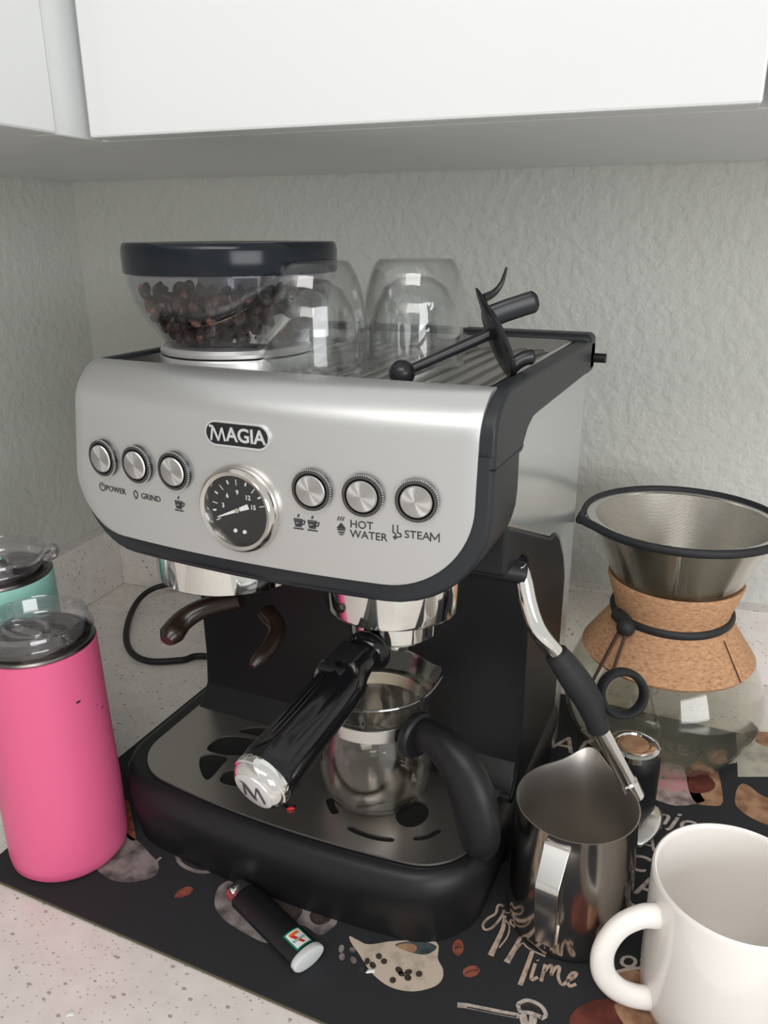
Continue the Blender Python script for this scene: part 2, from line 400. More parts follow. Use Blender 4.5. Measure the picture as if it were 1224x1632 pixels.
# hand lettering, traced stroke by stroke
TW = .62
def L(pts): return [(700+x/3.4, 1400+y/3.4) for x, y in pts]
b = B()
stroke(b, L([(350, 150), (320, 145), (305, 190), (265, 215), (237, 250), (250, 278), (292, 262), (335, 210), (352, 170)]), .0028)
stroke(b, L([(355, 200), (345, 270), (310, 350), (278, 418)]), [.0035, .0060])
stroke(b, L([(345, 215), (378, 250), (372, 310), (325, 375)]), .0015)
stroke(b, L([(358, 185), (395, 190), (402, 205), (385, 240), (425, 270), (468, 275)]), .0022)
stroke(b, L([(440, 318), (412, 375), (365, 455)]), [.0035, .0060])
stroke(b, L([(440, 318), (480, 312), (500, 330)]), .0022)
stroke(b, L([(405, 400), (450, 350), (475, 372), (520, 398), (575, 422)]), .0018)
stroke(b, L([(505, 395), (475, 480), (438, 578)]), [.0042, .0048])
stroke(b, L([(520, 460), (498, 545), (535, 535)]), .0034)
stroke(b, L([(532, 440), (536, 447)]), .0030, smooth=False)
stroke(b, L([(575, 465), (552, 558)]), .0034)
stroke(b, L([(570, 505), (600, 470), (612, 478), (604, 525)]), .0028)
stroke(b, L([(604, 525), (632, 482), (652, 482), (645, 535), (665, 575), (692, 560)]), .0032)
stroke(b, L([(690, 558), (728, 538), (745, 515), (722, 512), (698, 545), (705, 583), (742, 572)]), .0032)
obj('printed_lettering', b, 'p_text', mt, smooth=False, label='tan script reading Coffee Time')
TW = .8
# line drawing of a portafilter at the lower edge
b = B()
stroke(b, L([(98, 685), (150, 690), (300, 720), (430, 745)]), .0042, smooth=False)
stroke(b, L([(425, 680), (480, 660), (550, 690), (578, 740), (550, 760)]), .003)
stroke(b, L([(425, 680), (440, 720), (500, 730), (560, 755)]), .003)
stroke(b, L([(450, 735), (470, 800), (500, 800), (510, 745)]), .0055)
obj('printed_portafilter', b, 'p_text2', mt, smooth=False)
b = B(); stroke(b, L([(150, 697), (300, 728), (420, 750)]), .0012, .0001, smooth=False)
stroke(b, L([(450, 690), (500, 685), (550, 720)]), .0018, .0001)
obj('printed_portafilter_line', b, 'p_dark', mt, smooth=False)
# big wine-red and brown cups by the mug
shape('printed_cup', [(908, 1640), (912, 1615), (935, 1598), (965, 1592), (1010, 1595), (1045, 1610), (1060, 1640), (1000, 1700), (930, 1690)], 'p_wine')
shape('printed_cup_side', [(980, 1600), (1030, 1608), (1060, 1640), (1040, 1680), (1000, 1640)], 'p_brown', dz=.0001)
shape('printed_cup', [(975, 1553), (995, 1543), (1022, 1541), (1050, 1552), (1068, 1572), (1040, 1590), (1000, 1578)], 'p_cream')
shape('printed_coffee', [(982, 1555), (1000, 1547), (1022, 1546), (1048, 1556), (1060, 1572), (1035, 1580), (1000, 1570)], 'p_brown', dz=.0001)
# pink-white saucer, red cup, wooden spoon, white box at the right
shape('printed_saucer', [(1028, 1262), (1040, 1228), (1065, 1215), (1100, 1232), (1118, 1268), (1122, 1277), (1090, 1284), (1060, 1280)], 'p_cream2')
shape('printed_flower', [(1048, 1248), (1060, 1240), (1085, 1240), (1096, 1252), (1080, 1263), (1058, 1258)], 'p_pink', dz=.0001)
shape('printed_cup', [(1095, 1240), (1110, 1212), (1140, 1228), (1145, 1232), (1152, 1278), (1132, 1284), (1106, 1276)], 'p_brown')
shape('printed_cup_side', [(1098, 1238), (1112, 1225), (1128, 1235), (1140, 1250), (1130, 1262), (1100, 1262)], 'p_wine', dz=.0001)
shape('printed_spoon', [(1172, 1268), (1178, 1252), (1190, 1250), (1215, 1268), (1245, 1280), (1260, 1300), (1250, 1318), (1224, 1315), (1195, 1302), (1174, 1285)], 'p_brown')
shape('printed_box', [(1173, 1170), (1240, 1165), (1245, 1238), (1176, 1238)], 'p_white', smooth=False)
shape('printed_box_mark', [(1186, 1170), (1200, 1165), (1240, 1172), (1236, 1192), (1222, 1190), (1200, 1180)], 'p_brown', dz=.0001)
def mtext(body, px, py, size, m, rot=0, shear=.2, stretch=1):
    c = at(px, py, PZ+.0001)
    def fn(x, y, z):
        x *= stretch
        return Vector((c.x+x*cos(rot)-y*sin(rot), c.y+x*sin(rot)+y*cos(rot), PZ+.0001))
    return obj('printed_lettering', text_mesh(body, size, fn, 0, .0002, shear), m, mt, smooth=False)
mtext('Enjoy', 1072, 1306, .026, 'p_text2', .02, .3)
mtext('A', 1032, 1345, .018, 'p_text2', 0)
mtext('CUP', 1046, 1385, .024, 'p_text2', 0)
mtext('HAPPY', 1062, 1425, .026, 'p_text2', 0, 0)
mtext('coffee', 1062, 1465, .028, 'p_text2', 0, .3)
mtext('of', 1005, 1530, .020, 'p_text2', .1, .3)
mtext('ART', 932, 1194, .032, 'p_text2', .05, .2)
mtext('BREW', 1085, 1195, .022, 'p_grey', .0, 0)

# ================================================================== espresso machine
RB = .765
def bow(x): return x*x/(2*RB)
em = thing('espresso_machine', 'silver and black espresso machine with pressure gauge and round buttons', 'espresso machine', (0, .13, MZ))
Z0 = MZ
# base (drip tray housing) : outline rounded and bowed, with a rolled shoulder
def base_ring(ins, z, r=.045):
    pts = densify(rrect(-.1335+ins, .1365-ins, ins, .236-ins*.2, [max(r-ins, .01), max(r-ins, .01), .01, .01], 8), .012)
    return [Vector((x, y+bow(x)*max(0, 1-y/.2), z)) for x, y in pts]
def loft(bm, rings, cap0=True, cap1=True):
    V = [[bm.verts.new(p) for p in r] for r in rings]
    for a, b in zip(V, V[1:]):
        n = len(a)
        for k in range(n): bm.faces.new((a[k], a[(k+1) % n], b[(k+1) % n], b[k]))
    if cap0: bm.faces.new(V[0][::-1])
    if cap1: bm.faces.new(V[-1])
    bmesh.ops.recalc_face_normals(bm, faces=bm.faces); return bm
def base_outline(ins, z):     # fixed vertex count whatever the inset
    out = []; x0, x1, y0, y1 = -.1500+ins, .1365-ins, ins, .236; r = .045-ins
    for k in range(13):
        a = radians(180+90*k/12); out.append((x0+r+r*cos(a), y0+r+r*sin(a)))
    for k in range(1, 16): out.append((x0+r+(x1-x0-2*r)*k/16, y0))
    for k in range(13):
        a = radians(270+90*k/12); out.append((x1-r+r*cos(a), y0+r+r*sin(a)))
    out += [(x1, y1), (x0, y1)]
    return [Vector((x, y+bow(x)*max(0, 1-y/.2), z)) for x, y in out]
PLZ = .060
obj('base', loft(B(), [base_outline(.0066, Z0), base_outline(.0062, .006), base_outline(.0058, .0150), base_outline(.0010, .030), base_outline(0, .042), base_outline(.0012, .049), base_outline(.004, .0545), base_outline(.008, .0572), base_outline(.0105, .0575)]), 'black', em, angle=60)
# drip plate with cut-outs
def polar(cx, cy, r0, r1, a0, a1, n=8):
    A = [radians(a0+(a1-a0)*k/n) for k in range(n+1)]
    return [(cx+r1*cos(a), cy+r1*sin(a)) for a in A]+[(cx+r0*cos(a), cy+r0*sin(a)) for a in A[::-1]]
holes = []
# leaf shaped cut-outs (left) around a point, as a bean pattern
LX, LY = -.052, .068
for px_poly in ([(330, 1195), (348, 1176), (375, 1172), (420, 1180), (405, 1198), (370, 1204)], [(318, 1222), (320, 1206), (338, 1201), (362, 1207), (352, 1222), (335, 1241), (325, 1240)],
                [(380, 1166), (395, 1159), (422, 1158), (440, 1164), (420, 1173), (398, 1170)], [(350, 1243), (358, 1230), (376, 1226), (392, 1238), (380, 1252), (360, 1250)],
                [(405, 1215), (430, 1206), (455, 1212), (450, 1228), (425, 1234)]):
    P = smoothpts([at(x, y, PLZ) for x, y in px_poly], 4, closed=True); holes.append([(p.x, p.y) for p in P])
def slotpx(pts, w):
    P = smoothpts([at(x, y, PLZ) for x, y in pts], 5); L1, L2 = [], []
    for i, p in enumerate(P):
        t = (P[min(i+1, len(P)-1)]-P[max(i-1, 0)]).normalized(); s = Vector((-t.y, t.x, 0))
        k = .55 if i in (0, len(P)-1) else 1
        L1.append(p+s*w/2*k); L2.append(p-s*w/2*k)
    return [(p.x, p.y) for p in L1+L2[::-1]]
holes.append(slotpx([(554, 1318), (575, 1328), (602, 1336), (628, 1339)], .0042))
holes.append(slotpx([(659, 1337), (682, 1333), (702, 1322)], .0042))
holes.append(slotpx([(525, 1270), (528, 1284), (536, 1297)], .0055))
holes.append(slotpx([(452, 1279), (458, 1285), (472, 1284)], .0040))
P = [at(x, y, PLZ) for x, y in ellipse_px(657, 1297, 27, 21, -.3, 20)]; holes.append([(p.x, p.y) for p in P])
pl_out = [(p.x+.008*max(0, min(1, (.0-p.x)/.10)), p.y) for p in base_outline(.0115, 0)[:-2]]
xr = pl_out[-1][0]; xl = pl_out[0][0]
pl_out += [(xr, .135), (xr-.02, .16), (xl+.02, .16), (xl, .135)]
obj('drip_plate', curve_mesh([pl_out]+holes, .0008, lambda x, y, z: Vector((x, y, PLZ-.0008+z))), 'plate', em, smooth=False)
obj('drip_well', curve_mesh([[(x*.97, .004+y*.96) for x, y in pl_out]], .0001, lambda x, y, z: Vector((x, y, .0578+z))), 'void', em, smooth=False)
# tower and head core: side profile (y, z) pushed through x
core = [(.236, Z0), (.236, .17), (.226, .19), (.205, .213), (.19, .2215), (.175, .2235), (.0575, .2725), (.0575, .2405), (.098, .2405), (.112, .232), (.118, .215), (.120, .10), (.118, .075), (.108, .062), (.100, .0578), (.100, Z0)]
obj('tower', prism(B(), core, lambda y, z: Vector((-.1310, y, z)), lambda y, z: Vector((.1335, y, z))), 'black', em, bevel=.003, seg=3, angle=25)
side = [(.050, .2705), (.060, .325), (.085, .333), (.262, .333), (.264, .17), (.262, Z0), (.237, Z0), (.237, .17), (.227, .19), (.206, .213), (.19, .2217), (.175, .2238)]
side = [(max(y, .0600), z) for y, z in side]
obj('side_shell', prism(B(), side, lambda y, z: Vector((-.1285, y, z)), lambda y, z: Vector((.1325, y, z))), 'steel_side', em, bevel=.002, seg=2, smooth=False)
# head frame: dark surround behind the silver panel
def outline_front(hw, z0, z1, r, rr, n=10):
    pts = []
    for k in range(n+1):
        a = radians(180+90*k/n); pts.append((-hw+r+r*cos(a), z0+r+r*sin(a)))
    for k in range(1, 20): pts.append((-hw+r+(2*hw-r-rr)*k/20, z0))
    for k in range(n+1):
        a = radians(270+90*k/n); pts.append((hw-rr+rr*cos(a), z0+rr+rr*sin(a)))
    for k in range(1, 8): pts.append((hw, z0+rr+(z1-z0-rr)*k/7))
    for k in range(1, 20): pts.append((hw+(-2*hw+.16*(z1-.285))*k/20, z1))
    for k in range(0, 7): pts.append((-hw+.16*max(0, z1-(z1-z0-r)*k/7-.285), z1-(z1-z0-r)*k/7))
    return pts
XS = .0025
fr = outline_front(.1345, .2383, .322, .044, .054)
def frr(ins, y, k=1): return [Vector((x*(1-ins/.1345)+XS, y+bow(x)*k, z+ins*(1 if z < .28 else 0))) for x, z in fr]
obj('head_frame', loft(B(), [frr(.003, .0015), frr(.0008, .0025), frr(0, .0050), frr(0, .040, .6), frr(0, .0595, 0)]), 'trim', em, angle=50)
# side rails of the frame running back along the top
rail = [(.0142, .312), (.0142, .330)]
for k in range(1, 9):
    a = radians(90*k/8); rail.append((.0142+.026*(1-cos(a)), .330+.0218*sin(a)))
rail += [(.10, .3515), (.20, .3505), (.262, .3495), (.267, .345), (.267, .331), (.262, .327), (.10, .327), (.086, .3265), (.076, .3225), (.069, .3165), (.0675, .312)]
for sx, a0, a1 in ((1, .1262, .1372), (-1, -.1272, -.1185)):
    obj('frame_rail', prism(B(), rail, lambda y, z: Vector((a0, y, z)), lambda y, z: Vector((a1, y, z))), 'trim', em, bevel=.0025, seg=3)
obj('rear_rail', box(B(), -.1272, .1372, .246, .268, .325, .3545), 'trim', em, bevel=.005, seg=4)
obj('hinge_pin', tube(B(), [(.135, .262, .336), (.146, .262, .336)], .0035), 'black', em)
obj('frame_seam', box(B(), .1346, .13725, .0135, .0670, .3155, .3160), 'void', em, smooth=False)
# silver front panel, rolled over the top edge
prof = []                                      # (z, y offset)
for k in range(16): prof.append((.250+.047*(1-cos(radians(90*k/16))), 0))
for k in range(7): prof.append((.297+.033*k/6, 0))
for k in range(1, 11):
    a = radians(90*k/10); prof.append((.330+.0225*sin(a), .0255*(1-cos(a))))
prof += [(.3525, .031), (.3515, .0335), (.3485, .035), (.343, .0355)]
pan = B(); rows = []; HW = .129; RL, RR = .036, .047
def halfw(z, r):
    d = max(0, r-(z-.250)); return HW-r+sqrt(max(0, r*r-d*d)) if d > 0 else HW
for z, dy in prof:
    row = []
    for k in range(33):
        xl_ = -halfw(z, RL)+.17*min(.05, max(0, z-.285)); xr_ = halfw(z, RR)+.03*max(0, z-.30); x = xl_+(xr_-xl_)*k/32
        row.append(pan.verts.new((x, bow(x)*(1 if dy < .01 else max(.0, 1-(dy-.01)/.03))-.0005+dy, z)))
    rows.append(row)
for a, b2 in zip(rows, rows[1:]):
    for k in range(32): pan.faces.new((a[k], a[k+1], b2[k+1], b2[k]))
bmesh.ops.recalc_face_normals(pan, faces=pan.faces)
panel = obj('front_panel', pan, 'silver', em, angle=60)
so = panel.modifiers.new('solid', 'SOLIDIFY'); so.thickness = .004; so.offset = -1
bv = panel.modifiers.new('bevel', 'BEVEL'); bv.width = .0008; bv.segments = 2; bv.angle_limit = radians(50)

def onpanel(x, z, d=0):
    n = Vector((x/RB, -1, 0)).normalized()
    return Vector((x, bow(x)-.0005, z))+n*d
def pfn(cx, cz, d=.0):
    def fn(x, y, z): return onpanel(cx+x, cz+y, d+z)
    return fn
def disc(bm_prof, x, z, d0=0, seg=48):
    n = Vector((x/RB, -1, 0))
    return lathe(B(), bm_prof, onpanel(x, z, d0), seg, n)
ZB = .2984
for x, nm in ((-.1005, 0), (-.0723, 0), (-.044, 0), (.044, 1), (.0723, 1), (.1005, 1)):
    rg = obj('button_ring', disc([(.0113, -.001), (.0113, .0022), (.0108, .0030), (.0093, .0030), (.0090, .0010), (.0085, .0006), (0, .0006)], x, ZB), 'ring', em)
    kn = B()
    for k in range(56):
        a = 2*pi*k/56; c = onpanel(x+.0112*cos(a), ZB+.0112*sin(a), .0026)
        bmesh.ops.create_cube(kn, size=.0007, matrix=Matrix.Translation(c))
    obj('knurling', kn, 'chrome_soft', rg, smooth=False)
    bt = obj('button', disc([(0, .0042), (.0060, .0042), (.0078, .0040), (.0084, .0034), (.0086, .0002), (0, .0002)], x, ZB), None, em)
    m = M['button'].copy(); m.name = 'spun_metal_button'
    n, l, bb = nodes(m); cen = onpanel(x, ZB)-origin_of(em)
    tc = n.new('ShaderNodeTexCoord'); mp = n.new('ShaderNodeMapping'); mp.inputs['Location'].default_value = (-cen.x, -cen.y, -cen.z)
    l.new(tc.outputs['Object'], mp.inputs[0]); sx = n.new('ShaderNodeSeparateXYZ'); l.new(mp.outputs[0], sx.inputs[0])
    ln = n.new('ShaderNodeVectorMath'); ln.operation = 'LENGTH'; l.new(mp.outputs[0], ln.inputs[0])
    wv = n.new('ShaderNodeMath'); wv.operation = 'MULTIPLY'; wv.inputs[1].default_value = 9000; l.new(ln.outputs['Value'], wv.inputs[0])
    sn = n.new('ShaderNodeMath'); sn.operation = 'SINE'; l.new(wv.outputs[0], sn.inputs[0]); bump(m, sn.outputs[0], .03, .0002)
    # circular grooves stretch the highlight into radial fans
    tg = n.new('ShaderNodeTangent'); tg.direction_type = 'RADIAL'; tg.axis = 'Y'
    bb.inputs['Anisotropic'].default_value = .97; l.new(tg.outputs[0], bb.inputs['Tangent'])
    bt.data.materials.append(m)
# printed legends
def ptext(body, x, z, size, sp=1, align='CENTER'):
    obj('printed_lettering', text_mesh(body, size, pfn(x, z, .00015), .0001, .00002, 0, align, sp), 'ink', panel, smooth=False)
def pstroke(bm, pts, w, closed=False):
    P = [Vector((a, c, 0)) for a, c in pts]
    if closed: P.append(P[0])
    for p, q in zip(P, P[1:]):
        t = (q-p).normalized(); s = Vector((-t.y, t.x, 0))*w/2; e = t*w*.3
        bm.faces.new([bm.verts.new(onpanel(v.x, v.y, .0003)) for v in (p+s-e, q+s+e, q-s+e, p-s-e)])
def circ(cx, cz, r, a0=0, a1=360, n=14): return [(cx+r*cos(radians(a0+(a1-a0)*k/n)), cz+r*sin(radians(a0+(a1-a0)*k/n))) for k in range(n+1)]
ptext('POWER', -.0945, .2790, .0050)
ptext('GRIND', -.0655, .2788, .0050)
ptext('HOT', .0644, .2818, .0060, 1, 'LEFT'); ptext('WATER', .0644, .2764, .0060, 1, 'LEFT')
ptext('STEA', .0938, .2795, .0060, 1, 'LEFT')
ic = B()
pstroke(ic, circ(-.1062, .2792, .0024, 120, 420), .0006); pstroke(ic, [(-.1062, .2822), (-.1062, .2794)], .0006)
pstroke(ic, [(-.0775, .2815), (-.0790, .2800), (-.0790, .2785), (-.0775, .2762), (-.0760, .2785), (-.0760, .2800)], .0006, True)
def cup(cx, cz, s=1):
    pstroke(ic, [(cx-.0026*s, cz+.002*s), (cx+.0022*s, cz+.002*s), (cx+.0014*s, cz-.002*s), (cx-.0018*s, cz-.002*s)], .0006, True)
    pstroke(ic, [(cx-.0016*s, cz+.0008*s), (cx+.0012*s, cz+.0008*s), (cx+.0006*s, cz-.001*s), (cx-.001*s, cz-.001*s)], .0012*s)
    pstroke(ic, [(cx+.002*s, cz+.0014*s), (cx+.0038*s, cz+.0014*s), (cx+.0032*s, cz-.0004*s), (cx+.0016*s, cz-.0008*s)], .0006)
    pstroke(ic, [(cx-.003*s, cz-.0033*s), (cx+.0026*s, cz-.0033*s)], .0007)
    pstroke(ic, [(cx-.0002, cz+.0035*s), (cx+.0002, cz+.0046*s)], .0009)
cup(-.0440, .2780, 1.05); cup(.0350, .2788, 1.0); cup(.0432, .2788, 1.0)
for k in range(3): pstroke(ic, [(.0577+k*.0014, .2832), (.0585+k*.0014, .2852)], .0006)
for k in range(6): pstroke(ic, [(.0594-.0004*k, .2815-.0005*k), (.0598+.0004*k, .2815-.0005*k)], .0006)
pstroke(ic, [(.0576, .2780), (.0616, .2780)], .0008); pstroke(ic, [(.0580, .2766), (.0612, .2766)], .0007); pstroke(ic, [(.0586, .2754), (.0606, .2754)], .0006)
pstroke(ic, [(0.0879, .2840), (0.0879, .2800), (.0892, .2792), (.0894, .2778), (0.0881, .2776), (0.0889, .2764), (0.0901, .2776), (0.0921, .2780), (0.0921, .2794), (0.0903, .2800), (0.0903, .2840)], .0006)
for a_, b_3 in (((.10745, .2773), (.10745, .2817)), ((.10745, .2817), (.1096, .2784)), ((.1096, .2784), (.11175, .2817)), ((.11175, .2817), (.11175, .2773))):
    pstroke(ic, [a_, b_3], .0006)
obj('printed_symbols', ic, 'ink', panel, smooth=False, kind='stuff')
# name badge
def pill(hw, hh, n=12): return [(hw-hh+hh*cos(radians(-90+180*k/n)), hh*sin(radians(-90+180*k/n))) for k in range(n+1)]+[(-hw+hh+hh*cos(radians(90+180*k/n)), hh*sin(radians(90+180*k/n))) for k in range(n+1)]
bd = obj('name_badge', curve_mesh([pill(.0203, .0070)], .0008, pfn(.0004, .3236, .0006)), 'badge_silver', em, smooth=False, bevel=.0004)
obj('badge_field', curve_mesh([pill(.0192, .0059)], .0002, pfn(.0004, .3236, .0015)), 'badge', bd, smooth=False)
obj('badge_lettering', text_mesh('AGIA', .0106, pfn(-.0058, .3234, .0018), .0002, .00022, 0, 'LEFT', .98), 'badge_silver', bd, smooth=False)
mb = B()
def bstroke(pts, w):
    P = [Vector((a, c, 0)) for a, c in pts]
    for i, (p, q) in enumerate(zip(P, P[1:])):
        t = (q-p).normalized(); s = Vector((-t.y, t.x, 0))*w/2
        mb.faces.new([mb.verts.new(onpanel(v.x+.0004, v.y+.3236, .00205)) for v in (p+s, q+s, q-s, p-s)])
bstroke([(-.0160, -.0040), (-.0146, .0032)], .0013); bstroke([(-.0168, .0036), (-.0150, .0040), (-.0138, .0028), (-.0112, -.0036)], .0013)
bstroke([(-.0142, .0028), (-.0126, -.0010), (-.0112, -.0040)], .0010); bstroke([(-.0112, -.0036), (-.0086, .0034)], .0011); bstroke([(-.0086, .0034), (-.0070, -.0038)], .0013)
obj('badge_lettering', mb, 'badge_silver', bd, smooth=False)
# pressure gauge
GX, GZ = -.0006, .2822
ga = obj('pressure_gauge', disc([(.0205, -.001), (.0238, -.0005), (.0247, .002), (.0240, .0052), (.0222, .0070), (.0202, .0062), (.0194, .0040), (.0192, .0020), (0, .0020)], GX, GZ, seg=72), 'bezel', em)
def gfn(d): return lambda x, y, z: onpanel(GX+x, GZ+y, d+z)
obj('dial', curve_mesh([circ(0, 0, .0195, 0, 352, 44)], .0001, gfn(.0023)), 'dial', ga, smooth=False)
tk = B()
def tick(a, r0, r1, w, h=.0026):
    a = radians(a); u = Vector((cos(a), sin(a), 0)); s = Vector((-u.y, u.x, 0))*w/2
    tk.faces.new([tk.verts.new(onpanel(GX+v.x, GZ+v.y, h)) for v in (u*r0+s, u*r1+s, u*r1-s, u*r0-s)])
for k, a in enumerate([208, 188, 172, 150, 132, 112, 92, 70, 50, 32, 14]): tick(a, .0150 if k % 2 else .0138, .0172, .0010 if k % 2 else .0005)
obj('dial_marks', tk, 'needle', ga, smooth=False)
for body, x, z in (('3', -.0100, .0012), ('6', -.0068, .0072), ('9', -.0002, .0098), ('12', .0064, .0076), ('15', .0094, .0024)):
    obj('dial_number', text_mesh(body, .0036, pfn(GX+x, GZ+z, .0026), 0, .0001), 'needle', ga, smooth=False)
nd = B(); u = Vector((cos(radians(203)), sin(radians(203)), 0)); s = Vector((-u.y, u.x, 0))
for (t0, t1, w0, w1) in ((-.0075, 0, .0030, .0020), (0, .0150, .0020, .0005)):
    nd.faces.new([nd.verts.new(onpanel(GX+v.x, GZ+v.y, .0034)) for v in (u*t0+s*w0/2, u*t1+s*w1/2, u*t1-s*w1/2, u*t0-s*w0/2)])
obj('needle', nd, 'needle', ga, smooth=False)
obj('needle_hub', disc([(0, .0046), (.0014, .0044), (.0018, .0030), (.0018, .0024)], GX, GZ, seg=20), 'bezel', ga)
for x in (-.003, .003): obj('dial_screw', disc([(0, .0034), (.0010, .0031), (.0012, .0024)], GX+x, GZ-.0125, seg=16), 'needle', ga)
obj('gauge_glass', disc([(.0198, .0046), (.0150, .0056), (.008, .0061), (0, .0062), (0, .0056), (.008, .0055), (.0150, .0050), (.0198, .0040)], GX, GZ, seg=48), 'gauge_glass', ga)

# cup warming tray with raised ribs
TZ = .3415
ty = obj('warming_tray', box(B(), -.1225, .1262, .0350, .2465, TZ-.003, TZ), 'steel', em, smooth=False)
lip = [(.1262, .0355), (.1262, .2465), (-.1225, .2465), (-.1225, .0355)]
lp = B()
a0, a1, y0, y1 = -.1225, .1262, .0355, .2465
def ringo(i, z): return [Vector((x, y, z)) for x, y in rrect(a0+i, a1-i, y0+i, y1-i, .012, 6)]
loft(lp, [ringo(0, TZ-.002), ringo(0, .3500), ringo(.0015, .3507), ringo(.0035, .3500), ringo(.0075, TZ+.0008), ringo(.009, TZ+.0002)], False, False)
obj('tray_lip', lp, 'chrome_soft', em, angle=60)
for k in range(19):
    x = -.108+.0124*k
    b = B(); pr = [(-.0040, 0), (-.0034, .0023), (-.0028, .0026), (.0028, .0026), (.0034, .0023), (.0040, 0)]
    prism(b, pr, lambda a, c: Vector((x+a, .047, TZ+c-.0002)), lambda a, c: Vector((x+a, .235, TZ+c-.0002)))
    obj('tray_rib', b, 'steel', ty)

# hopper
H = at(380, 581, .342); HC = (H.x, H.y, 0)
hp = obj('bean_hopper', lathe(B(), [(.0450, .3575), (.0475, .362), (.0555, .372), (.0620, .384), (.0655, .397), (.0655, .406), (.0640, .406), (.0640, .397), (.0605, .3845), (.0540, .3735), (.0460, .3640), (.0435, .3595), (0, .3595), (0, .3575)], HC, 72), 'smoke', em)
obj('hopper_collar', lathe(B(), [(.0440, TZ), (.0494, TZ), (.0494, .3500), (.0488, .3512), (.0484, .3512), (.0484, .3525), (.0490, .3525), (.0490, .3545), (.0470, .3568), (.0440, .3572), (0, .3572)], HC, 72), 'silver', hp)
obj('collar_groove', lathe(B(), [(.0486, .3512), (.0487, .3526)], HC, 72), 'void', hp)
obj('hopper_tube', lathe(B(), [(.0, .4040), (.0190, .4040), (.0190, .3800), (.0175, .3605), (0, .3605)], (H.x-.004, H.y, 0), 32), 'smoke_dark', hp)
obj('hopper_fin', prism(B(), [(.012, .3605), (.040, .3605), (.056, .3760), (.050, .3790), (.016, .3670)], lambda a, z: Vector((H.x+a, H.y-.030+a*.1, z)), lambda a, z: Vector((H.x+a, H.y-.027+a*.1, z))), 'chrome_soft', hp, smooth=False, label='metal paddle seen through the clear wall')
obj('hopper_lid', lathe(B(), [(0, .4185), (.052, .4185), (.0560, .4192), (.0650, .4192), (.0664, .4180), (.0672, .4150), (.0672, .4030), (.0666, .4012), (.0660, .4012), (.0660, .4070), (0, .4075)], HC, 80), 'lid', hp, label='glossy dark blue-black round lid')
obj('lid_underside', lathe(B(), [(.0630, .4010), (.0630, .4072), (.0615, .4072), (.0615, .4000)], HC, 64), 'smoke_dark', hp)
bn = B()
def bean(bm, c, s, rot):
    tmp = bmesh.new(); bmesh.ops.create_uvsphere(tmp, u_segments=8, v_segments=6, radius=1)
    for v in tmp.verts:
        x, y, z = v.co; z = z*(.55 if z > 0 else .75)
        if z > 0: z -= .25*math.exp(-(y/.28)**2)*z
        v.co = rot@Vector((x*1.0*s, y*.68*s, z*.8*s))+c
    me = bpy.data.meshes.new('t'); tmp.to_mesh(me); tmp.free(); bm.from_mesh(me); bpy.data.meshes.remove(me)
def bowl_r(z):
    P = [(.3595, .0435), (.364, .0460), (.3735, .0540), (.3845, .0605), (.397, .0640)]
    for (z0, r0), (z1, r1) in zip(P, P[1:]):
        if z <= z1: return r0+(r1-r0)*(z-z0)/(z1-z0)
    return .064
from mathutils import Euler
lay = 0; z = .3635
while z < .389:
    rm = bowl_r(z)-.0058
    for r in (rm, rm-.0085, rm-.017, rm-.026):
        if r < .021: continue
        nn = int(2*pi*r/.0088)
        for k in range(nn):
            a = 2*pi*(k+.5*(lay % 2)+random.uniform(-.15, .15))/nn
            zz = z+random.uniform(-.0012, .0012)+(.003*sin(a*2+1) if z > .384 else 0)
            if z > .385 and random.random() < .35: continue
            bean(bn, Vector((H.x+r*cos(a), H.y+r*sin(a), zz)), random.uniform(.0044, .0052), Euler((random.uniform(0, 6), random.uniform(0, 6), random.uniform(0, 6))).to_matrix())
    z += .0062; lay += 1
o = obj('coffee_beans', bn, 'bean'); tagged(o, 'dark roasted coffee beans filling the clear hopper', 'coffee beans'); o['kind'] = 'stuff'

# grinder outlet (left) and brew head (right)
gc = (-.0516, .0590, 0)
go = obj('grinder_outlet', lathe(B(), [(0, .2160), (.0480, .2160), (.0490, .2170), (.0492, .2420), (0, .2420)], gc, 64), 'chrome', em)
obj('outlet_funnel', lathe(B(), [(0, .205), (.018, .205), (.030, .2162), (0, .2162)], gc, 48), 'gloss', go)
cr = []
for pts in ([(350, 962, .196), (318, 972, .192), (288, 992, .186), (266, 1022, .180)], [(425, 975, .192), (442, 1000, .188), (430, 1030, .184), (402, 1062, .178)]):
    fk = B(); P = [at(*p_) for p_ in pts]
    if len(cr) == 0: P.insert(0, at(385, 955, .200))
    Q_ = smoothpts(P, 6); n_q = len(Q_)
    tube(fk, Q_, [(.0064+.0022*(i/n_q if len(cr) == 0 else -.9*i/n_q))*min(1, .55+(n_q-1-i)*.25) for i in range(n_q)], 12, flat=(1, .85, (0, 0, 1)))
    cr.append(obj('cradle_prong', fk, 'stain', go, label='coffee-stained dark prong of the grinding cradle'))
bc = (.0604, .0690, 0)
obj('brew_head', lathe(B(), [(0, .2080), (.0405, .2080), (.0425, .2086), (.0432, .2105), (.0432, .2420), (0, .2420)], bc, 72), 'chrome', em)

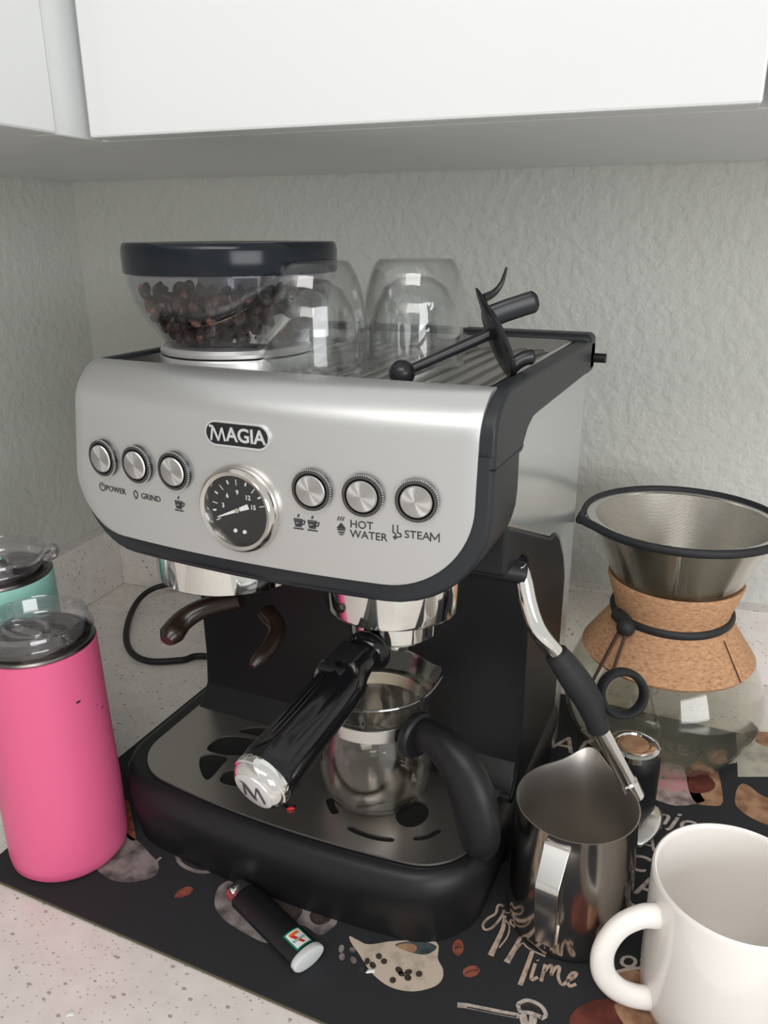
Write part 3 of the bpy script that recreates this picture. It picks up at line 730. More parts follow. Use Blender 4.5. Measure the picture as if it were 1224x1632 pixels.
# steam wand
wd = B(); tube(wd, [(.100, .060, .2455), (.1395, .0775, .2365)], .0068, 16); wand_arm = obj('wand_socket', wd, 'black', em, bevel=.001)
wp = smoothpts([(.1355, .0760, .2410), (.1390, .0762, .2340), (.1435, .0745, .2190), (.1500, .0750, .2030), (.1610, .0830, .1850)], 6)
obj('steam_wand', tube(B(), wp, .0052, 16), 'chrome', em)
gp = smoothpts([(.1600, .0822, .1865), (.1690, .0875, .1715), (.1790, .0930, .1540), (.1850, .0950, .1390), (.1870, .0965, .1325)], 6)
grip = obj('wand_grip', tube(B(), gp, [.0070+.0022*sin(pi*min(1, i/18)) for i in range(len(gp))], 18), 'rubber', em)
Dw = (Vector((.2137, .106, .08))-Vector((.187, .0965, .1325))).normalized()
rc = at(992, 1105, .153); RG = RGT*1.0
ringpts = [rc+RGT*.0135*cos(t)+UPV*.0135*sin(t) for t in [2*pi*k/36 for k in range(36)]]
obj('grip_ring', tube(B(), ringpts, .0034, 12, closed=True, flat=(.75, 1.9, tuple(FWD))), 'rubber', grip)
obj('steam_wand', tube(B(), [Vector((.1864, .0963, .1345)), Vector((.1864, .0963, .1345))+Dw*.046], .0052, 16), 'chrome_soft', em)
e0 = Vector((.1864, .0963, .1345))+Dw*.0455
obj('wand_tip', tube(B(), [e0, e0+Dw*.001, e0+Dw*.013, e0+Dw*.0145], [.0054, .0062, .0060, .0048], 16), 'chrome', em)

# ================================================================== portafilter
pf = thing('portafilter', 'portafilter with gloss black handle and chrome end cap, locked in brew head', 'portafilter', (.0604, .069, .166))
obj('filter_ring', lathe(B(), [(0, .1905), (.0275, .1905), (.0285, .1915), (.0292, .2078), (0, .2078)], bc, 64), 'chrome', pf)
obj('spout', lathe(B(), [(0, .1770), (.0085, .1770), (.0090, .1780), (.0090, .1850), (.0190, .1856), (.0198, .1864), (.0198, .1903), (0, .1903)], (bc[0]+.002, bc[1], 0), 48), 'chrome', pf)
h0 = at(590, 1035, .1893); h1 = Vector((.0434, -.0637, .1600)); hd = (h1-h0).normalized(); hl = (h1-h0).length
obj('collar', lathe(B(), [(0, -.016), (.0075, -.016), (.0080, -.003), (.0128, -.002), (.0135, 0), (.0135, .003), (.0120, .0055), (0, .007)], h0, 40, hd), 'gloss', pf)
hup = Vector((0, 0, 1)); hs = hd.cross(hup).normalized(); hu = hs.cross(hd).normalized()
hb = B(); rings = []
HS = hl/.1085
for t, a, b2 in [(.002, .0085, .0085), (.010, .0088, .0088), (.020, .0105, .0100), (.026, .0128, .0112), (.034, .0135, .0125), (.06, .0140, .0132), (.085, .0146, .0140), (.098, .0152, .0148), (.102, .0150, .0146), (.104, .0145, .0142)]:
    ring = []
    for k in range(40):
        a_ = 2*pi*k/40; ca, sa = cos(a_), sin(a_)
        e = .72 if t > .02 else 1
        x = a*math.copysign(abs(ca)**e, ca); y = b2*math.copysign(abs(sa)**e, sa)
        if .03 < t < .097:                      # scooped grip facets either side of the ridge
            y -= .0022*math.exp(-((x-.0065)/.0035)**2)*(1 if sa > 0 else 0)+.0022*math.exp(-((x+.0065)/.0035)**2)*(1 if sa > 0 else 0)
        ring.append(h0+hd*t*HS+hs*x+hu*y)
    rings.append(ring)
obj('handle', loft(hb, rings), 'gloss', pf, angle=60)
latch = B()
for t0, t1, w0, hh in ((.006, .034, .0105, .0125),):
    prism(latch, [(t0, 0), (t1-.006, 0), (t1, .004), (t1, .0118), (t1-.003, .0125), (t1-.007, .0108), (t0+.004, .0098), (t0, .0085)], lambda a, c: h0+hd*a+hu*c-hs*.004, lambda a, c: h0+hd*a+hu*c+hs*.0128)
obj('thumb_rest', latch, 'black', pf, bevel=.001)
ec = h0+hd*.1035*HS
cap = obj('end_cap', lathe(B(), [(.0150, -.001), (.0162, 0), (.0166, .0022), (.0163, .0044), (.0155, .0050), (.0152, .0062), (.0135, .0082), (.0120, .0093), (.0116, .0090), (0, .0090)], ec, 64, hd), 'chrome', pf)
obj('emblem_plate', lathe(B(), [(.0115, .0088), (.0112, .0096), (.0104, .0099), (0, .0101)], ec, 56, hd), 'badge_silver', cap)
mm = B(); cu_ = ec+hd*.01030
def cst(pts, w):
    P = [Vector((a, c, 0)) for a, c in pts]
    W_ = w if isinstance(w, (list, tuple)) else [w]*len(P)
    for i, (p, q) in enumerate(zip(P, P[1:])):
        t = (q-p).normalized(); s = Vector((-t.y, t.x, 0))
        vs = (p+s*W_[i]/2, q+s*W_[i+1]/2, q-s*W_[i+1]/2, p-s*W_[i]/2)
        # seen from the front, the machine's left is -x
        mm.faces.new([mm.verts.new(cu_-hs*v.x+hu*v.y) for v in vs])
cst([(-.0062, -.0050), (-.0050, .0035)], .0014)
cst([(-.0075, .0052), (-.0052, .0050), (-.0030, .0020), (-.0002, -.0040), (.0014, -.0056)], [.0004, .0014, .0020, .0016, .0004])
cst([(-.0040, .0010), (-.0016, -.0035), (.0000, -.0056), (.0014, -.0062)], [.0003, .0010, .0008, .0003])
cst([(.0005, -.0040), (.0040, .0050)], [.0006, .0010]); cst([(.0042, .0050), (.0064, -.0056)], .0016)
cst([(-.0068, -.0051), (-.0054, -.0051)], .0005); cst([(.0054, -.0057), (.0074, -.0057)], .0005)
obj('cap_emblem', mm, 'ink', cap, smooth=False, label='black letter M on the cap')

# ================================================================== glass server under the portafilter
sv = thing('glass_server', 'small glass coffee server with black handle standing on the drip plate', 'coffee server', (.045, .071, PLZ))
SC = (.0450, .0710); sz = PLZ+.0004
outer = [(0, 0), (.0290, 0), (.0325, .0025), (.0365, .010), (.0385, .022), (.0385, .036), (.0370, .050), (.0352, .061), (.0350, .067), (.0372, .076), (.0405, .085), (.0412, .0885)]
inner = [(.0398, .0885), (.0390, .085), (.0358, .076), (.0336, .067), (.0338, .061), (.0356, .050), (.0370, .036), (.0370, .022), (.0352, .011), (.0312, .005), (.0280, .0035), (0, .0035)]
bm = lathe(B(), [(r, sz+z) for r, z in outer+inner], (SC[0], SC[1], 0), 72)
sp_dir = Vector((.92, .38, 0)).normalized()
for v in bm.verts:
    hgt = (v.co.z-sz-.070)/.0185
    if hgt > 0:
        d = Vector((v.co.x-SC[0], v.co.y-SC[1], 0)); k = max(0, d.normalized().dot(sp_dir)); k = k**22*hgt*hgt
        v.co += sp_dir*.0045*k+Vector((0, 0, .0048*k))
obj('glass_body', bm, 'server_glass', sv, angle=60)
rimr = B()
tube(rimr, [Vector((SC[0]+.0405*cos(q), SC[1]+.0405*sin(q), sz+.0886+.0050*max(0, cos(q-atan2(sp_dir.y, sp_dir.x)))**22)) + sp_dir*.0045*max(0, cos(q-atan2(sp_dir.y, sp_dir.x)))**22 for q in [2*pi*k/120 for k in range(120)]], .0009, 8, closed=True)
obj('rolled_rim', rimr, 'lid_part', sv)
obj('neck_band', lathe(B(), [(.0354, sz+.0615), (.0362, sz+.0615), (.0364, sz+.0705), (.0356, sz+.0705)], (SC[0], SC[1], 0), 72, closed=True), 'chrome_soft', sv)
hdir = Vector((.90, -.36, 0)).normalized()
a = Vector((SC[0], SC[1], 0))
pt = a+hdir*.0375
hp_ = B()
lathe(hp_, [(0, -.0012), (.0145, -.0012), (.0152, 0), (.0152, .004), (.0135, .0055), (0, .0055)], (pt.x, pt.y, sz+.063), 36, hdir)
obj('handle_boss', hp_, 'black', sv)
hz = [(.040, .0640), (.052, .0665), (.064, .0650), (.076, .0580), (.085, .0450), (.090, .0300), (.092, .0160), (.090, .0060)]
hpts = smoothpts([a+hdir*r+Vector((0, 0, sz+z)) for r, z in hz], 5)
rr = [.0100, .0112, .0130, .0150, .0158, .0155, .0140, .0100]
rads = []
for i in range(len(hpts)):
    t = i/(len(hpts)-1)*(len(rr)-1); k = min(int(t), len(rr)-2); rads.append(rr[k]+(rr[k+1]-rr[k])*(t-k))
rads[-1] = .0045
obj('handle', tube(B(), hpts, rads, 24, flat=(1, .78, (-hdir.y, hdir.x, 0))), 'black', sv, angle=60, label='thick matt black handle')

# ================================================================== tumblers on the warming tray
GL_out = [(.0318, 0), (.0330, .008), (.0337, .020), (.0336, .032), (.0318, .045), (.0285, .056), (.0252, .0625), (.0228, .0648), (0, .0648)]
def make_glass(label):
    t = thing('double_wall_glass', label, 'glass', (0, 0, 0), 'upturned double-walled glasses on the warming tray')
    inner_wall = [(.0318, 0), (.0300, .004), (.0292, .014), (.0285, .026), (.0255, .038), (.0195, .048), (.0110, .0535), (0, .0550)]
    th = .0011
    outer_shell = GL_out+[(0, .0648-th), (.0222, .0648-th), (.0246, .0615), (.0276, .0550), (.0307, .0445), (.0325, .0315), (.0326, .020), (.0320, .008), (.0310, .0015)]
    obj('outer_wall', lathe(B(), outer_shell, (0, 0, 0), 64, closed=False), 'glass', t, angle=70)
    inn = [(r, z) for r, z in inner_wall]+[(0, .0550-th), (.0108, .0535-th), (.0188, .0472), (.0246, .0372), (.0275, .0255), (.0282, .014), (.0290, .004), (.0308, .0002)]
    obj('inner_wall', lathe(B(), inn, (0, 0, 0), 64), 'glass', t, angle=70)
    return t
RZ = TZ+.0024
g1 = make_glass('nearer upturned double-walled glass, in front of the bean hopper')
def copy_tree(o, parent=None):
    c = o.copy(); COL.objects.link(c)
    if parent: c.parent = parent
    for ch in o.children: copy_tree(ch, c)
    return c
p = at(502, 588, RZ); g1.location = (p.x, p.y-.003, RZ)
g2 = copy_tree(g1); g2['label'] = 'farther upturned double-walled glass, beside the black ball-ended tool'
p = at(661, 578, RZ); g2.location = (p.x, p.y, RZ)

# ================================================================== black ball-ended tool leaning on the tray
bp = Vector((.0698, .0582, RZ+.0077)); dc = Vector((.1134, .0838, .3728))
ax = (dc-bp).normalized()
tl = thing('plunger_lid', 'black plastic lid tool with rod and ball end leaning on warming tray', 'coffee tool', (.09, .08, RZ))
obj('ball_knob', lathe(B(), [(.0073*sin(pi*k/14), -.0073*cos(pi*k/14)) for k in range(15)], bp, 28), 'tool', tl)
obj('rod', tube(B(), [bp+ax*.005, dc], [.0026, .0032], 14), 'tool', tl)
ds = ax.cross(Vector((0, 0, 1))).normalized(); du = ds.cross(ax).normalized()
obj('disc', lathe(B(), [(0, -.0035), (.0075, -.0035), (.010, -.002), (.0195, -.0015), (.0208, 0), (.0202, .0018), (0, .0022)], dc-du*.0062, 48, ax), 'tool', tl)
def tab(pts, w, th_, name='prong'):
    P = smoothpts(pts, 6); w = w if isinstance(w, list) else [w]*(len(P)-2)+[w*.85, w*.5]
    obj(name, tube(B(), P, w, 12, flat=(th_, 1, tuple(du))), 'tool', tl)
tab([dc+du*.0085+ax*.001, dc+du*.008+ax*.010, dc+du*.007+ax*.020, dc+du*.006+ax*.028], .0060, .32)
obj('hook', tube(B(), smoothpts([dc+du*.019+ax*.001, dc+du*.0195+ax*.007, dc+du*.0225+ax*.0125, dc+du*.0290+ax*.0178], 6), [.0024-.0001*k for k in range(19)], 10, flat=(1.9, 1, tuple(du))), 'tool', tl)
tab([dc-du*.0225+ax*.001, dc-du*.0205+ax*.007, dc-du*.0205+ax*.012, dc-du*.022+ax*.0165], .0042, .6)
obj('fin', tube(B(), smoothpts([dc+du*.004, dc+du*.012, dc+du*.019-ax*.0005, dc+du*.0255-ax*.001], 6), [.0115, .0115, .0115, .0114, .0112, .0109, .0105, .010, .0095, .009, .0085, .008, .0074, .0067, .006, .0053, .0045, .0035, .0022], 14, flat=(1, .2, tuple(ax))), 'tool', tl)

# ================================================================== power cord
cp = [at(330, 1046, .004), at(290, 1052, .004), at(240, 1054, .004), at(212, 1042, .004), at(201, 1018, .004), at(206, 985, .006), at(222, 955, .010), at(245, 938, .015), at(275, 930, .02)]
cp = [Vector((-.135, .262, .006))]+cp
o = obj('power_cord', tube(B(), smoothpts(cp, 8), .0034, 12), 'cord'); tagged(o, 'black power cord looping on the counter behind the machine', 'cord')

# ================================================================== tumblers at left
def tumbler(name, label, c, z0, body, top, mname, handle=False):
    t = thing(name, label, 'tumbler', (c[0], c[1], z0)); cc = (c[0], c[1], z0)
    rb, rt = body, top; Hh = .168 if not handle else .187
    lathe_obj('body', [(0, .0008), (rb-.008, 0), (rb-.004, .0012), (rb-.0008, .005), (rb, .012), (rb-.0002, .05), ((rb+rt)/2, Hh*.55), (rt, Hh-.004), (rt, Hh), (rt-.001, Hh+.0006), (rt-.003, Hh+.0004), (rt-.003, Hh-.02), (0, Hh-.02)], cc, mname, t, 80)
    lathe_obj('steel_rim', [(rt-.0008, Hh+.0002), (rt-.0003, Hh+.0014), (rt-.0012, Hh+.0028), (rt-.0032, Hh+.0026), (rt-.0040, Hh-.004), (rt-.0050, Hh-.016), (0, Hh-.017)], cc, 'tumbler_steel', t, 80)
    z = Hh+.0028
    ld = lathe_obj('lid', [(rt-.0046, z-.008), (rt-.0030, z), (rt-.0020, z+.0020), (rt-.0006, z+.0050), (rt-.0010, z+.0085), (rt-.0030, z+.0100), (rt-.0036, z+.0150), (rt-.0046, z+.0155), (rt-.0056, z+.0140), (rt-.0060, z+.0060), (rt-.0075, z+.0040), (.012, z+.0050), (0, z+.0052), (0, z+.0034), (.012, z+.0032), (rt-.0075, z+.0020), (rt-.0066, z-.007)], cc, 'lid_clear', t, 80, angle=50)
    lathe_obj('lid_seal', [(rt-.0044, z-.0072), (rt-.0034, z-.0062), (rt-.0034, z-.0040), (rt-.0046, z-.0032), (rt-.0060, z-.0050)], cc, 'smoke_dark', t, 64, closed=True)
    # sliding closure: an oval raised loop with a bar
    sl = B()
    loop = [Vector((c[0]-.004+.017*cos(a_), c[1]-.004+.010*sin(a_), z0+z+.0068)) for a_ in [2*pi*k/32 for k in range(32)]]
    tube(sl, loop, .0019, 8, closed=True, flat=(1, 1.5, (0, 0, 1)))
    obj('slider', sl, 'lid_part', ld)
    obj('slider_bar', box(B(), c[0]-.012, c[0]+.022, c[1]-.0095, c[1]-.0020, z0+z+.0048, z0+z+.0082), 'lid_part', ld, bevel=.0012)
    return t, z0+z
pk, _ = tumbler('insulated_tumbler', 'tall pink tumbler with clear lid and small chip, at front left', (-.1625, -.0115), MZ, .0405, .0375, 'pink')
ch = curve_mesh([[(.0016*cos(t)*(1+.35*sin(3*t+1)), .0012*sin(t)*(1+.4*cos(2*t))) for t in [2*pi*k/14 for k in range(14)]]], 0, lambda x, y, z: Vector((x, y, z)))
# the chip sits on the curved wall: find its place on the body's surface
d = RGT*((124-612)/FPX)-UPV*((1119-816)/FPX)+FWD
best = None
for k in range(2000):
    q = CAM+d*(.2+k*.0004); rad_ = .0405-(.003)*max(0, (q.z-MZ)/.168)
    if (Vector((q.x+.1625, q.y+.0115))).length <= rad_+.0001: best = q; break
nrm = Vector((best.x+.1625, best.y+.0115, 0)).normalized(); tg_ = Vector((-nrm.y, nrm.x, 0))
for v in ch.vertices: v.co = best+nrm*.0003+tg_*v.co.x+Vector((0, 0, v.co.y))
obj('paint_chip', ch, 'ink', pk, smooth=False, label='small dark chip in the paint')
mn, zt = tumbler('insulated_tumbler', 'mint green tumbler with clear lid standing behind the pink one', (-.2415, .0305), .0006, .0385, .0375, 'mint', True)
fl = B()
q = Vector((-.2415, .0305, zt))
for pts in ([(.012, .004, .005), (.022, .008, .008), (.031, .011, .010), (.036, .014, .017)], [(.012, -.003, .005), (.024, 0, .008), (.033, .004, .010), (.040, .008, .016)]):
    tube(fl, smoothpts([q+Vector(p_) for p_ in pts], 5), .0035, 10, flat=(1, .6, (0, 0, 1)))
tube(fl, smoothpts([q+Vector(p_) for p_ in ((.036, .014, .017), (.043, .015, .020), (.046, .011, .016), (.040, .008, .014))], 5), .003, 10)
obj('lid_hinge', fl, 'lid_part', mn)
obj('closure_tab', box(B(), q.x-.020, q.x+.004, q.y-.008, q.y+.002, zt+.0085, zt+.0115), 'mint', mn, bevel=.0012)

# ================================================================== pour-over carafe
cc = (.2108, .3000, MZ)
cv = thing('pour_over_carafe', 'glass pour-over carafe with cork collar beside the espresso machine', 'carafe', cc)
go_ = [(0, .0002), (.054, .0002), (.061, .003), (.0725, .014), (.0800, .031), (.0822, .048), (.0790, .066), (.0700, .087), (.0560, .107), (.0440, .121), (.0405, .129), (.0440, .140), (.0540, .164), (.0640, .187), (.0705, .2005)]
gi_ = [(r-.0016, z+.0006) for r, z in go_[:0:-1]]+[(0, .0022)]
gi_[0] = (.0690, .2005)
obj('glass_body', lathe(B(), go_+gi_, cc, 88), 'carafe_glass', cv, angle=60)
ck = [(.0675, .0870), (.0695, .0900), (.0505, .1180), (.0458, .1255), (.0462, .1315), (.0535, .1545), (.0528, .1565), (.0508, .1560), (.0440, .1345), (.0425, .1290), (.0432, .1235), (.0480, .1195), (.0662, .0905)]
cork = obj('cork_collar', lathe(B(), ck, cc, 88, closed=True), 'cork', cv, angle=60)
def around(ang, r, z): return Vector((cc[0]+r*cos(ang), cc[1]+r*sin(ang), cc[2]+z))
view = atan2(CAM.y-cc[1], CAM.x-cc[0])
seam = B()
tube(seam, [around(view+.95, .0702, .0905), around(view+.95, .0612, .1035), around(view+.95, .0510, .1185)], .0004, 6)
obj('cork_seam', seam, 'stain', cork)
obj('neck_strap', tube(B(), [around(2*pi*k/64, .0472, .1265+.002*sin(2*pi*k/64)) for k in range(64)], .0030, 10, closed=True, flat=(.8, 1.15, (0, 0, 1))), 'rubber', cv)
bd1 = view-.62
obj('toggle', lathe(B(), [(.0075*sin(pi*k/12), -.0075*cos(pi*k/12)) for k in range(13)], around(bd1, .0550, .1240), 24), 'rubber', cv)
obj('toggle', tube(B(), [around(bd1-.28, .0520, .1285), around(bd1-.02, .0535, .1275)], .0056, 14), 'rubber', cv)
tie = B()
for k, da in ((0, -.08), (1, .06)):
    tube(tie, smoothpts([around(bd1+da*.8, .0575, .1210), around(bd1+da, .0640, .1080), around(bd1+da*1.2, .0730, .0900), around(bd1+da*1.2-.02, .0815, .070), around(bd1+da-.06, .0850, .050)], 6), .0013, 8)
obj('tie_cord', tie, 'leather', cv)
ft = [(.0735, .2055), (.0680, .2045), (.0590, .1850), (.0430, .1540), (.0330, .1360), (0, .1350)]
cf_ = thing('coffee_filter', 'steel cone coffee filter with black rim sitting in the glass carafe', 'coffee filter', (cc[0], cc[1], cc[2]+.135))
obj('filter_cone', lathe(B(), ft+[(r+.0008, z-.0012) for r, z in ft[-2::-1]], cc, 88), 'mesh', cf_)
obj('flat_rim', lathe(B(), [(.0675, .2042), (.0745, .2048), (.0745, .2060), (.0675, .2054)], cc, 88, closed=True), 'chrome_soft', cf_)
rim = B(); ringp = []
va = atan2(RGT.y, RGT.x)+pi              # the tab points to the photograph's left
for k in range(96):
    a_ = 2*pi*k/96; dd = (a_-va+pi) % (2*pi)-pi
    ringp.append(around(a_, .0762+.0055*math.exp(-(dd/.16)**2), .2055))
tube(rim, ringp, .0028, 12, closed=True, flat=(.9, 1.25, (0, 0, 1)))
obj('rubber_rim', rim, 'rubber', cf_)
obj('pull_tab', lathe(B(), [(0, -.0022), (.0045, -.0022), (.0052, 0), (.0045, .0022), (0, .0022)], around(va, .0805, .2045), 20), 'rubber', cf_)

# ================================================================== tamper
tc_ = (.2020, .1900, MZ)
tm = thing('tamper', 'squat black coffee tamper with chrome top between machine and carafe', 'tamper', tc_)
lathe_obj('body', [(0, .0002), (.0180, .0002), (.0195, .002), (.0200, .012), (.0203, .046), (.0198, .054), (.0180, .0580), (0, .0580)], tc_, 'black', tm, 56)
lathe_obj('cap', [(.0192, .0570), (.0185, .0612), (.0160, .0628), (.0128, .0630), (.0116, .0615), (0, .0610)], tc_, 'chrome', tm, 56)
lathe_obj('cap_reflection', [(.0110, .0616), (.0103, .0630), (.0060, .0636), (0, .0636)], tc_, 'p_brown', tm, 40)  # brown reflection in the chrome cap, put in as surface colour

# ================================================================== milk jug
jc = (.1815, .0740, MZ)
jg = thing('milk_jug', 'stainless steel milk jug with strap handle beside the machine base', 'jug', jc)
jo = [(0, .0002), (.0360, .0002), (.0378, .0015), (.0384, .006), (.0386, .030), (.0380, .060), (.0370, .082), (.0372, .0885), (.0374, .0905)]
ji = [(.0366, .0905), (.0362, .0880), (.0361, .082), (.0371, .060), (.0377, .030), (.0374, .006), (.035, .0025), (0, .0025)]
def spout(bm):
    sd = Vector((-.02, 1, 0)).normalized()
    for v in bm.verts:
        hgt = (v.co.z-jc[2]-.055)/.036
        if hgt > 0:
            d = Vector((v.co.x-jc[0], v.co.y-jc[1], 0))
            if d.length < .02: continue
            c_ = d.normalized().dot(sd); k = max(0, c_)**18*min(1, hgt)**2
            v.co += sd*.0095*k+Vector((0, 0, .0065*k))
            k2 = max(0, c_)**3*min(1, hgt)*.002; v.co.z += k2
    return bm
obj('body', spout(lathe(B(), [(r, z) for r, z in jo], jc, 96)), 'jug', jg, angle=60)
obj('inside_wall', spout(lathe(B(), [(.0374, .0905)]+ji, jc, 96)), 'jug_in', jg, angle=60)
jh = B(); jd = Vector((-.10, -1, 0)).normalized(); js = Vector((-jd.y, jd.x, 0)); ja = Vector(jc)
hz = [(.0365, .0850), (.0385, .0845), (.0400, .0825), (.0510, .0690), (.0522, .0670), (.0525, .0645), (.0510, .0430), (.0470, .0200), (.0388, .0120)]
ww = [.0080, .0078, .0075, .0070, .0070, .0070, .0066, .0060, .0050]
P_ = [ja+jd*r+Vector((0, 0, z)) for r, z in hz]
Q = []
for i, p_ in enumerate(P_):
    a_ = P_[max(0, i-1)]; b_2 = P_[min(len(P_)-1, i+1)]; t_ = (b_2-a_).normalized(); nn = t_.cross(js).normalized()*.0007
    Q.append([jh.verts.new(p_+js*ww[i]+nn), jh.verts.new(p_-js*ww[i]+nn), jh.verts.new(p_-js*ww[i]-nn), jh.verts.new(p_+js*ww[i]-nn)])
for a_, b_2 in zip(Q, Q[1:]):
    for k in range(4): jh.faces.new((a_[k], a_[(k+1) % 4], b_2[(k+1) % 4], b_2[k]))
jh.faces.new(Q[0]); jh.faces.new(Q[-1]); bmesh.ops.recalc_face_normals(jh, faces=jh.faces)
obj('handle', jh, 'chrome_soft', jg, bevel=.0004)

# ================================================================== mug
mc = (.2735, .0420, MZ)
mg = thing('coffee_mug', 'large white ceramic mug in the lower right corner', 'mug', mc)
lathe_obj('body', [(0, .0015), (.0330, .0015), (.0345, 0), (.0370, .0004), (.0405, .004), (.0428, .012), (.0438, .030), (.0440, .060), (.0443, .0915), (.0438, .0935), (.0428, .0940), (.0418, .0932), (.0412, .0910), (.0408, .060), (.0405, .030), (.0395, .014), (.0360, .007), (.0300, .0052), (0, .0050)], mc, 'white', mg, 96, angle=60)
hd2 = Vector((-.85, -.53, 0)).normalized(); ma = Vector(mc)
hz = [(.0415, .0745), (.0530, .0760), (.0650, .0700), (.0720, .0560), (.0710, .0400), (.0630, .0270), (.0520, .0190), (.0410, .0150)]
obj('handle', tube(B(), smoothpts([ma+hd2*r+Vector((0, 0, z)) for r, z in hz], 6), [.0066-.0008*sin(pi*i/42) for i in range(43)], 20, flat=(1.15, .82, tuple(hd2*.01+Vector((-hd2.y, hd2.x, 0))))), 'white', mg, angle=60)

# ================================================================== teaspoon by the jug
sp = B(); sc_ = at(1022, 1306, .012); rows = []
dr = Vector((-.15, -1, 0)).normalized(); sd_ = Vector((-dr.y, dr.x, 0))
for i in range(13):
    u = -1+2*i/12; row = []
    for j in range(9):
        v_ = -1+2*j/8; wv_ = .0145*sqrt(max(0.02, 1-u*u))*(1-.12*u)
        dep = .0055*(1-u*u)*(1-v_*v_)
        row.append(sp.verts.new(sc_+dr*(.024*u)+sd_*(wv_*v_)+Vector((0, 0, dep-.003-.002*u))))
    rows.append(row)
for a_, b_2 in zip(rows, rows[1:]):
    for k in range(8): sp.faces.new((a_[k], a_[k+1], b_2[k+1], b_2[k]))
bmesh.ops.recalc_face_normals(sp, faces=sp.faces)
tsp = thing('teaspoon', 'steel spoon lying upside down between the milk jug and tamper', 'spoon', (sc_.x, sc_.y, MZ))
so_ = obj('bowl', sp, 'chrome_soft', tsp); md = so_.modifiers.new('solid', 'SOLIDIFY'); md.thickness = .0012
hh = [sc_-dr*.0225+Vector((0, 0, -.001)), sc_-dr*.032+Vector((-.006, 0, .001)), sc_-dr*.036+Vector((-.020, -.002, .002)), sc_-dr*.034+Vector((-.055, -.006, -.001)), sc_-dr*.030+Vector((-.075, -.010, -.007))]
hh = [sc_+Vector((-.010, 0, 0)), sc_+Vector((-.028, .004, .003)), sc_+Vector((-.045, .010, .001)), sc_+Vector((-.060, .016, -.006))]
obj('handle', tube(B(), smoothpts(hh, 6), .003, 10, flat=(1, .5, (0, 0, 1))), 'chrome_soft', tsp)

# ================================================================== lighter with sticker
HWD, HHT = .0108, .0060
pa = Vector((-.0170, -.0040, 0)); pb = Vector((.0460, -.0290, 0))
pa.z = pb.z = MZ+HHT+.0006; pd = (pb-pa).normalized(); plen = (pb-pa).length
side_v = pd.cross(Vector((0, 0, 1))).normalized()
pn = thing('cigarette_lighter', 'black oval lighter with white base and square sticker lying on the mat', 'lighter', ((pa.x+pb.x)/2, (pa.y+pb.y)/2, MZ))
def oval(u, k, kh=None): return [pa+pd*u+side_v*(HWD*k*cos(q))+Vector((0, 0, HHT*(kh or k)*sin(q))) for q in [2*pi*i/40 for i in range(40)]]
obj('barrel', loft(B(), [oval(0, .90), oval(.0008, .97), oval(.002, 1), oval(plen-.004, 1), oval(plen-.0032, .98)]), 'black', pn)
obj('white_end', loft(B(), [oval(plen-.0032, 1.0), oval(plen-.0026, 1.05), oval(plen+.0006, 1.07), oval(plen+.0014, 1.02), oval(plen+.0017, .9)]), 'sq', pn)
obj('metal_hood', loft(B(), [oval(-.0095, .62, .80), oval(-.0088, .72, .90), oval(-.0002, .88, .94)]), 'chrome_soft', pn, smooth=False)
wc = pa-pd*.0060+side_v*.0035+Vector((0, 0, HHT*.4))
obj('spark_wheel', lathe(B(), [(0, -.0035), (.0036, -.0035), (.0039, -.0028), (.0039, .0028), (.0036, .0035), (0, .0035)], wc, 20, side_v), 'chrome', pn)
obj('gas_button', loft(B(), [[pa-pd*a_+side_v*(.0075+.0022*cos(q))+Vector((0, 0, .0030*sin(q)+.001)) for q in [2*pi*i/16 for i in range(16)]] for a_ in (.0075, .0, )]), 'button_red', pn, label='red thumb button')
def bar(u, v, h):      # u along the lighter (+ to the white end), v across
    vv = max(-HWD*.97, min(HWD*.97, v-.0012))
    return pa+pd*(plen-.0115+u)+side_v*vv+Vector((0, 0, HHT*sqrt(1-(vv/HWD)**2)+h))
M['st_green'] = mat('sticker_green', (.0, .22, .13), .5); M['st_white'] = mat('sticker_white', (.80, .80, .78), .5)
M['st_orange'] = mat('sticker_orange', (.80, .16, .03), .5); M['st_red'] = mat('sticker_red', (.62, .02, .03), .5)
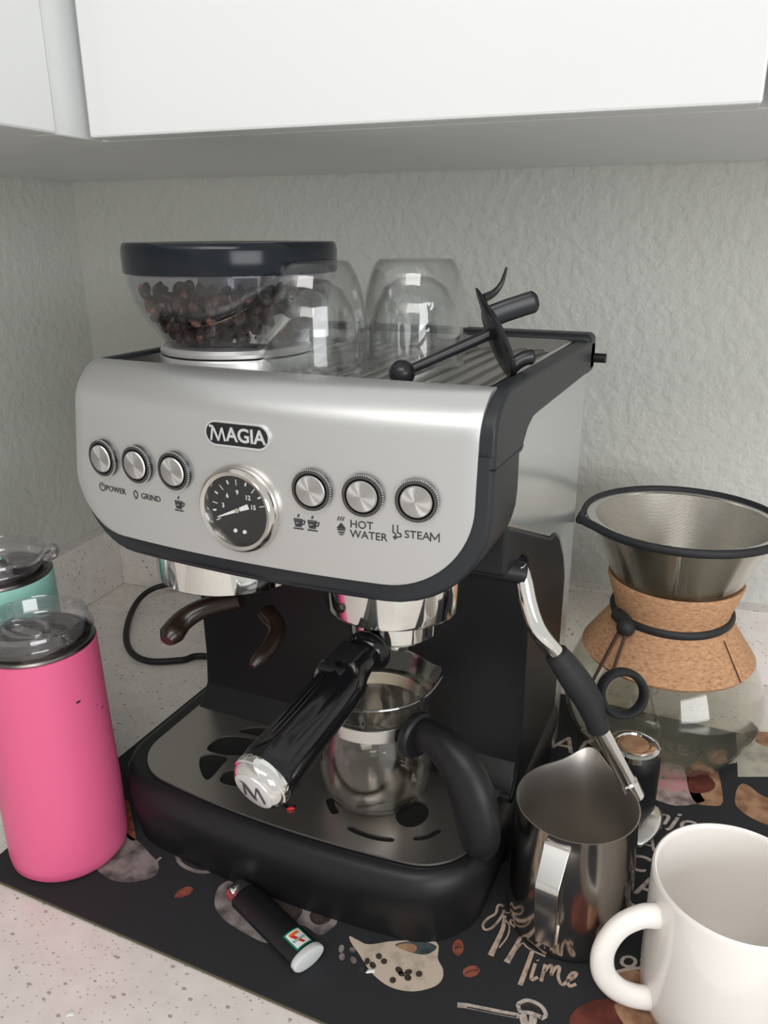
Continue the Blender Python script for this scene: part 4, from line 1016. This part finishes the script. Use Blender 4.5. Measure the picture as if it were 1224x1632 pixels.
def patch(pts, h, mname, name, n=6):
    bm = B()
    if len(pts) == 4:
        g = [[Vector(pts[0]).lerp(Vector(pts[1]), i/n).lerp(Vector(pts[3]).lerp(Vector(pts[2]), i/n), j/n) for i in range(n+1)] for j in range(n+1)]
        V_ = [[bm.verts.new(bar(q.x, q.y, h)) for q in r] for r in g]
        for a_, b_2 in zip(V_, V_[1:]):
            for k in range(n): bm.faces.new((a_[k], a_[k+1], b_2[k+1], b_2[k]))
    return obj(name, bm, mname, sticker if name != 'sticker' else pn, smooth=False)
sticker = None
def sq_(x0, x1, y0, y1): return [(x0, y0), (x1, y0), (x1, y1), (x0, y1)]
# reading direction runs across the tube axis: v is the lettering's x, -u its y
sticker = patch(sq_(-.0072, .0072, -.0060, .0060), .0002, 'st_green', 'sticker')
patch(sq_(-.0062, .0062, -.0050, .0050), .0003, 'st_white', 'sticker_field')
patch(sq_(-.0050, -.0026, -.0034, .0034), .0004, 'st_orange', 'numeral')
patch([(-.0030, .0034), (-.0030, .0010), (.0052, -.0022), (.0052, -.0002)], .00045, 'st_red', 'numeral')
patch(sq_(.0004, .0020, -.0040, .0042), .0005, 'st_green', 'lettering_band')
for k in range(5): patch(sq_(.0007, .0017, -.0034+.0015*k, -.0025+.0015*k), .0006, 'st_white', 'lettering')

# ================================================================== crumbs
def crumb(name, c, s, m, label, cat='crumb'):
    bm = B(); bmesh.ops.create_icosphere(bm, subdivisions=2, radius=1)
    for v in bm.verts:
        k = 1+.25*sin(v.co.x*5+v.co.y*3+c.x*90); v.co = Vector((v.co.x*s[0]*k, v.co.y*s[1]*k, v.co.z*s[2]))
    ro = Matrix.Rotation(.6, 3, 'Z')
    for v in bm.verts: v.co = ro@v.co+c+Vector((0, 0, s[2]))
    tagged(obj(name, bm, m), label, cat)
crumb('white_chip', at(591, 1549, MZ), (.0030, .0012, .0006), 'crumb', 'tiny white chip on the black mat below the black tube')
crumb('red_crumb', at(464, 1290, PLZ), (.0028, .0014, .0010), 'red', 'tiny red crumb on the drip plate beside the handle end cap')
crumb('white_chip', at(113, 1616, 0), (.0026, .0018, .0004), 'crumb', 'tiny white chip on the bare worktop at lower left')
